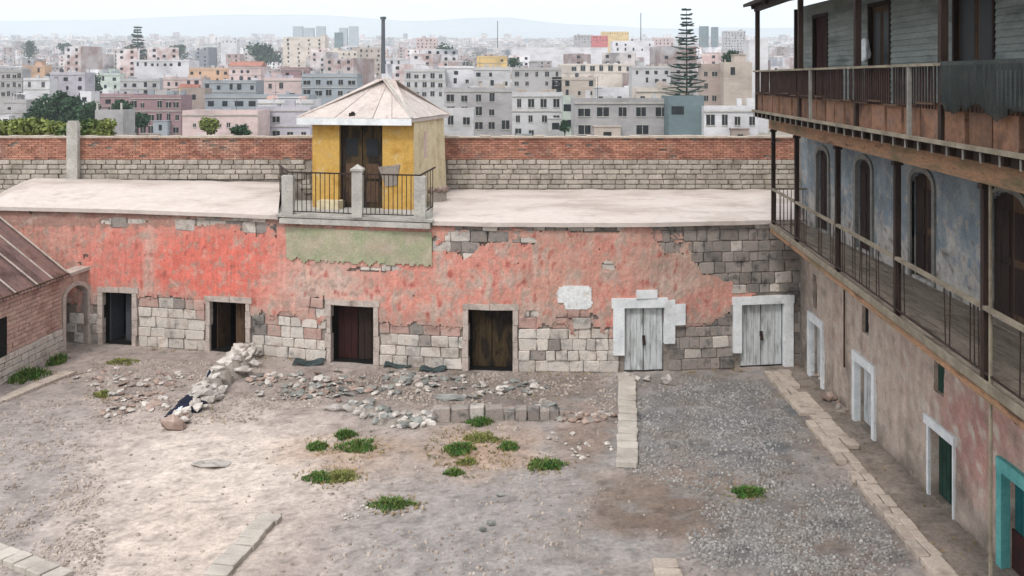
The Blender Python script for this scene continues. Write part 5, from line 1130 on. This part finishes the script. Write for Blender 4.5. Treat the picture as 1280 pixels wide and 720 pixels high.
# remaining houses
used = set(); VR = random.Random(31); boxes = [(x, y) for x, y, _ in LM]; rr = random.Random(77)
names = list(WALLC); palette = ['grey'] * 5 + ['pale grey'] * 6 + ['white'] * 6 + ['cream'] * 3 + ['pink'] * 3 + ['salmon', 'tan', 'tan', 'lavender', 'lavender', 'blue-grey', 'blue-grey', 'brown', 'orange', 'maroon', 'pale green', 'yellow']
ORD = ['', 'second ', 'third ', 'fourth ', 'fifth ', 'sixth ', 'seventh ', 'eighth ', 'ninth ', 'tenth ']
STO = {1: 'single-storey', 2: 'two-storey', 3: 'three-storey', 4: 'four-storey'}
EXW = {'room': 'with a rooftop room', 'tank': 'with a rooftop tank', 'none': 'with a bare flat roof', 'columns': 'with column stubs on its roof', 'slab': 'with a raised roof canopy'}
made = 0
for yb, wpx, step in ((167, 34, 40), (159, 32, 36), (151, 29, 32), (143, 27, 30), (135, 25, 27), (127, 23, 25), (120, 21, 23), (113, 19, 21), (106, 17, 19)):
    x = -30 + rr.uniform(0, 20)
    while x < 948:
        w_ = wpx * rr.uniform(.65, 1.3); yq = yb + rr.uniform(-3, 3); D = ydist(yq) * rr.uniform(.98, 1.04); st = rr.choice([1, 1, 1, 2, 2, 2, 2]) ; hh = (st * 3.0 + rr.uniform(0, 1)) * F / D
        yt = yb - hh; x0, x1 = x, x + w_
        if x1 < 392 or x0 > 545 or yb < 112:
            if rr.random() < (.72 if yb > 120 else .85) and not (x < 100 and yb > 146) and not (715 < x < 935 and yb > 125) and not any(d_ > D * .93 and min(x1, b_) - max(x0, a) > .22 * (x1 - x0) and yt - 2 < q_ - 5 and yb > p_ for a, b_, p_, q_, d_ in LR):
                c = rr.choice(palette)
                if yb > 135 and c in ('white', 'orange', 'yellow', 'salmon') and rr.random() < .7: c = 'grey'
                ex_ = rr.choice(list(EXW)); mx_, my_ = (x0 + x1) / 2, (yt + yb) / 2
                lx, ly, ph = min(LM, key=lambda q: abs(q[0] - mx_) + 1.6 * abs(q[1] - my_) + (500 if 'hazy' in q[2] else 0))
                rel = ('left of' if mx_ < lx - 12 else 'right of' if mx_ > lx + 12 else 'close beside'); 
                if my_ < ly - 12: rel = 'above and ' + rel if 'close' not in rel else 'just above'
                elif my_ > ly + 12: rel = 'below and ' + rel if 'close' not in rel else 'just below'
                lab = f'{c} {STO[st]} house {EXW[ex_]} {rel} {ph}'
                k = 0
                while lab in used and k < 9:
                    k += 1; lab = f'{ORD[k]}{c} {STO[st]} house {EXW[ex_]} {rel} {ph}'
                used.add(lab)
                ws = lab.split()
                if len(ws) > 16: lab = lab.replace(' with a bare flat roof', '').replace('single-storey house with', 'hut with').replace(' on its roof', '')
                if len(lab.split()) > 16 or lab in used and len(ws) > 16: lab = f'{ORD[k]}{c} {STO[st]} house {rel} {ph}'
                used.add(lab)
                house(x0, x1, yt, yb, c, lab, D=D, rot=rr.uniform(-.35, .35), extra=ex_, winrows=st, below=4, ww=VR.choice([.8, 1.1, 1.6, 2.4]), wh=VR.choice([.8, 1.1, 1.4]), skip=VR.uniform(.1, .5), seed=made, roof='gable' if (ex_ == 'none' and rr.random() < .25) else 'flat'); made += 1
        x += max(w_ * .9, step * rr.uniform(.75, 1.25))
print('houses', made + len(LM))
# the farthest quarters read as one mass
b = MB(); rr = random.Random(5)
T['mass'] = mat('far_houses', [(140, 134, 134), (214, 206, 204), (176, 150, 144), (226, 224, 226), (150, 152, 158)], scale=.02, bscale=.05, island=.4, bump=0, fine=.1, contrast=(.38, .62))
for i in range(8000):
    y = rr.uniform(44.5, 56) if i % 4 == 0 else rr.uniform(50, 128) ; D = ydist(y) * rr.uniform(.96, 1.04); x = rr.uniform(-160, 1180); X = (x - PX) / F * D; s = rr.uniform(7, 20) * (1 + D / 5000); z = terr(X, D)
    hh = rr.choice([3, 3, 6, 6]) + rr.uniform(0, 2) + (rr.uniform(5, 18) if rr.random() < .04 else 0); s *= .75 if y > 80 else 1; dp = rr.uniform(8, 16); Mz = Matrix.Rotation(rr.uniform(-.5, .5), 3, 'Z'); b.box((X, D, z + hh / 2 - 1), (s, dp, hh + 2), Mz)
    if y > 56:
        for q in range(int(hh // 3)):
            for e in range(max(1, int(s / 4))):
                if rr.random() < .75: b.box(Vector((X, D, z + hh - 1.6 - 3 * q)) + Mz @ Vector((-s / 2 + s * (e + .5) / max(1, int(s / 4)), -dp / 2, 0)), (1.5, .14, 1.4), Mz, 1)
tag(b.build('far_town', [T['mass'], T['glass']], origin=(0, 2000, 20)), 'hazy mass of countless small flat-roofed houses rising to the skyline', 'houses', None, 'stuff')
# chimney and masts
def mast(name, label, cat, x, y0, y1, D, r, m, cap=True):
    t = thing(name, L(x, y1, D), label, cat); b = MB(); b.tube(L(x, y1, D), L(x, y0, D), r * 1.25, r, 12); b.build('shaft', m, t)
    if cap:
        b = MB(); b.tube(L(x, y0 + 3, D), L(x, y0, D), r * 1.7, r * 1.7, 12); b.build('rim', m, t)
mast('factory_chimney', 'tall dark factory chimney rising behind the hut roof', 'chimney', 479, 21, 92, 420, .75, T['steel'])
mast('radio_mast', 'very thin pale mast on the skyline left of the tiered pine', 'mast', 801, 16, 60, 900, .35, T['steel'], False)
mast('radio_mast', 'faint thin mast on the skyline right of the chimney', 'mast', 622, 26, 60, 900, .3, T['steel'], False)

# ------------------------------------------------------------------ trees
def tree(x, y0, y1, wpx, D, m, label, n=900, name='tree', lobes=7, seed=1, cat='tree'):
    rr = random.Random(seed); zt_ = H - (y0 - PY) / F * D; zb = min(H - (y1 - PY) / F * D, terr((x - PX) / F * D, D)); X = (x - PX) / F * D; w_ = wpx / F * D; hh = zt_ - (H - (y1 - PY) / F * D)
    root = thing(name, (X, D, zb), label, cat); b = MB(); tz = zb + (zt_ - zb) * .55; b.tube((X, D, zb), (X, D, tz), w_ * .045 + .1, w_ * .02 + .05, 8)
    L_ = []; w_ *= 1.12
    for i in range(lobes + 3):
        a = rr.uniform(0, 6.28); q = rr.uniform(.1, .62) * w_ / 2; c = Vector((X + math.cos(a) * q, D + math.sin(a) * q, zt_ - hh * rr.uniform(.2, .85))); L_.append((c, w_ * rr.uniform(.2, .32)))
        b.tube((X, D, tz - rr.uniform(0, .3) * (tz - zb)), c, w_ * .015 + .04, .03, 5)
    b.build('trunk', T['bark'], root); b = MB()
    for i in range(n):
        c, r_ = rr.choice(L_); v = Vector((rr.gauss(0, 1), rr.gauss(0, 1), rr.gauss(0, 1))).normalized() * r_ * rr.uniform(.45, 1.12); v.z *= min(1.3, hh / w_ * 1.1); p = c + v; s = w_ * rr.uniform(.025, .06)
        q = Matrix.Rotation(rr.uniform(0, 6.28), 3, Vector((rr.gauss(0, 1), rr.gauss(0, 1), rr.gauss(0, 1))).normalized())
        b.add([p + q @ Vector(t) * s for t in ((-1, -.5, 0), (0, -.8, .2), (1, 0, 0), (.2, .8, -.2), (-.8, .5, .1))], [(0, 1, 2, 3, 4)])
    b.build('crown', m, root); return root
TR = [(68, 112, 152, 42, 210, 'leaf', 'dark tree standing behind the white arch at left'), (92, 120, 152, 36, 205, 'leaf', 'dark round tree right of its taller neighbour at left'), (48, 128, 152, 30, 200, 'leaf', 'low dark tree nearest the far-left sheds'),
      (155, 122, 150, 36, 195, 'leaf', 'dark green tree in front of the purplish brick block'), (172, 138, 158, 34, 180, 'leaf', 'bushy tree at the foot of the purplish brick block'), (112, 128, 156, 26, 195, 'leaf', 'slim green tree before the maroon-topped shed'),
      (116, 92, 118, 24, 380, 'leaf', 'grey-green tree above the maroon-topped shed'), (262, 148, 167, 26, 110, 'leaf_bright', 'green bush peeping over the wall below the pale pink row'), (300, 157, 168, 22, 110, 'leaf', 'dark low bush peeping over the wall near the hut'),
      (222, 56, 72, 22, 1000, 'leaf', 'dark hazy tree right of the far-left pine'), (330, 54, 78, 40, 800, 'leaf', 'dark green park trees left of the cream tower'), (82, 54, 68, 20, 1100, 'leaf', 'hazy tree left of the far-left pine'), (36, 50, 72, 18, 1000, 'leaf', 'hazy pointed tree near the left edge'),
      (556, 54, 74, 24, 700, 'leaf', 'dark tree right of the chimney in the haze'), (582, 74, 90, 14, 480, 'leaf', 'small tree left of the yellow house'), (915, 62, 82, 24, 260, 'leaf', 'dark tree growing above the tan party wall'), (706, 150, 164, 14, 150, 'leaf', 'small conical shrub left of the long grey block'),
      (644, 72, 84, 18, 420, 'leaf', 'dark tree below the long white hall'), (190, 62, 78, 20, 650, 'leaf', 'dark low tree right of the pine foot'), (158, 60, 74, 16, 650, 'leaf', 'dark low tree left of the pine foot')]
for i, (x, y0, y1, w_, D, k, lab) in enumerate(TR): tree(x, y0, y1, w_, D, T[k], lab, seed=i + 3, n=2600 if D < 300 else 1100, name='bush' if 'bush' in lab or 'shrub' in lab else 'tree', cat='bush' if 'bush' in lab or 'shrub' in lab else 'tree')
for i, (x, y0, w_, lab) in enumerate(((-8, 150, 50, 'yellow-green hedge clump over the wall at the far left edge'), (28, 150, 56, 'yellow-green hedge clump over the wall, second from the left edge'), (68, 154, 52, 'yellow-green hedge clump just left of the grey wall pier'), (122, 149, 42, 'green hedge clump just right of the grey wall pier'))):
    tree(x, y0, 172, w_, 62, T['leaf_bright'], lab, seed=40 + i, n=3000, name='hedge_clump', cat='hedge', lobes=9)
def araucaria(x, y0, y1, wtop, wbot, D, label, nw=16, seed=1, scale=1.):
    rr = random.Random(seed); X = (x - PX) / F * D; zt_ = H - (y0 - PY) / F * D; zb = terr(X, D); root = thing('pine_tree', (X, D, zb), label, 'tree'); px = D / F
    b = MB(); b.tube((X, D, zb), (X + px * .5, D, (zb + zt_) / 2), 1.6 * px, 1.0 * px, 8); b.tube((X + px * .5, D, (zb + zt_) / 2), (X, D, zt_), 1.0 * px, .25 * px, 8); b.build('trunk', T['bark'], root); b = MB()
    for k in range(nw):
        t = (k + .3 + rr.uniform(-.25, .25)) / nw; y = y0 + (y1 - y0) * t; z = H - (y - PY) * px; rad = (wtop + (wbot - wtop) * min(1, t * 1.25)) * px * rr.choice([1.08, .95, .7, .85]); nb = rr.choice([6, 7, 8])
        a0 = rr.uniform(0, 6)
        for q in range(nb):
            a = a0 + 6.283 * q / nb + rr.uniform(-.15, .15); r_ = rad * rr.uniform(.7, 1.12); up = rr.uniform(-.1, .22) * r_; prev = Vector((X, D, z))
            b.tube(prev, (X + math.cos(a) * r_, D + math.sin(a) * r_, z + up), .28 * px, .08 * px, 4)
            for s in range(22):
                u = .14 + .86 * s / 21; p = Vector((X + math.cos(a) * r_ * u, D + math.sin(a) * r_ * u, z + up * u ** 1.5 * 1.0)); ll = px * (3.6 - 1.6 * u) * rr.uniform(.7, 1.2)
                for sg in (-1, 1):
                    d = Vector((-math.sin(a) * sg + math.cos(a) * .6, math.cos(a) * sg + math.sin(a) * .6, rr.uniform(-.25, .35))).normalized() * ll; wv = Vector((0, 0, 1)) * px * .95
                    b.add([p - wv * .5, p + d - wv * .25, p + d * 1.15 + wv * .3, p + wv], [(0, 1, 2, 3)])
    b.build('crown', T['needle'], root)
araucaria(858, 12, 132, 5, 25, 185, 'tall tiered pine towering over the dark teal block', 25, 1)
araucaria(172, 33, 78, 3.5, 12, 620, 'hazy pine rising above the roofs at far left', 14, 2)
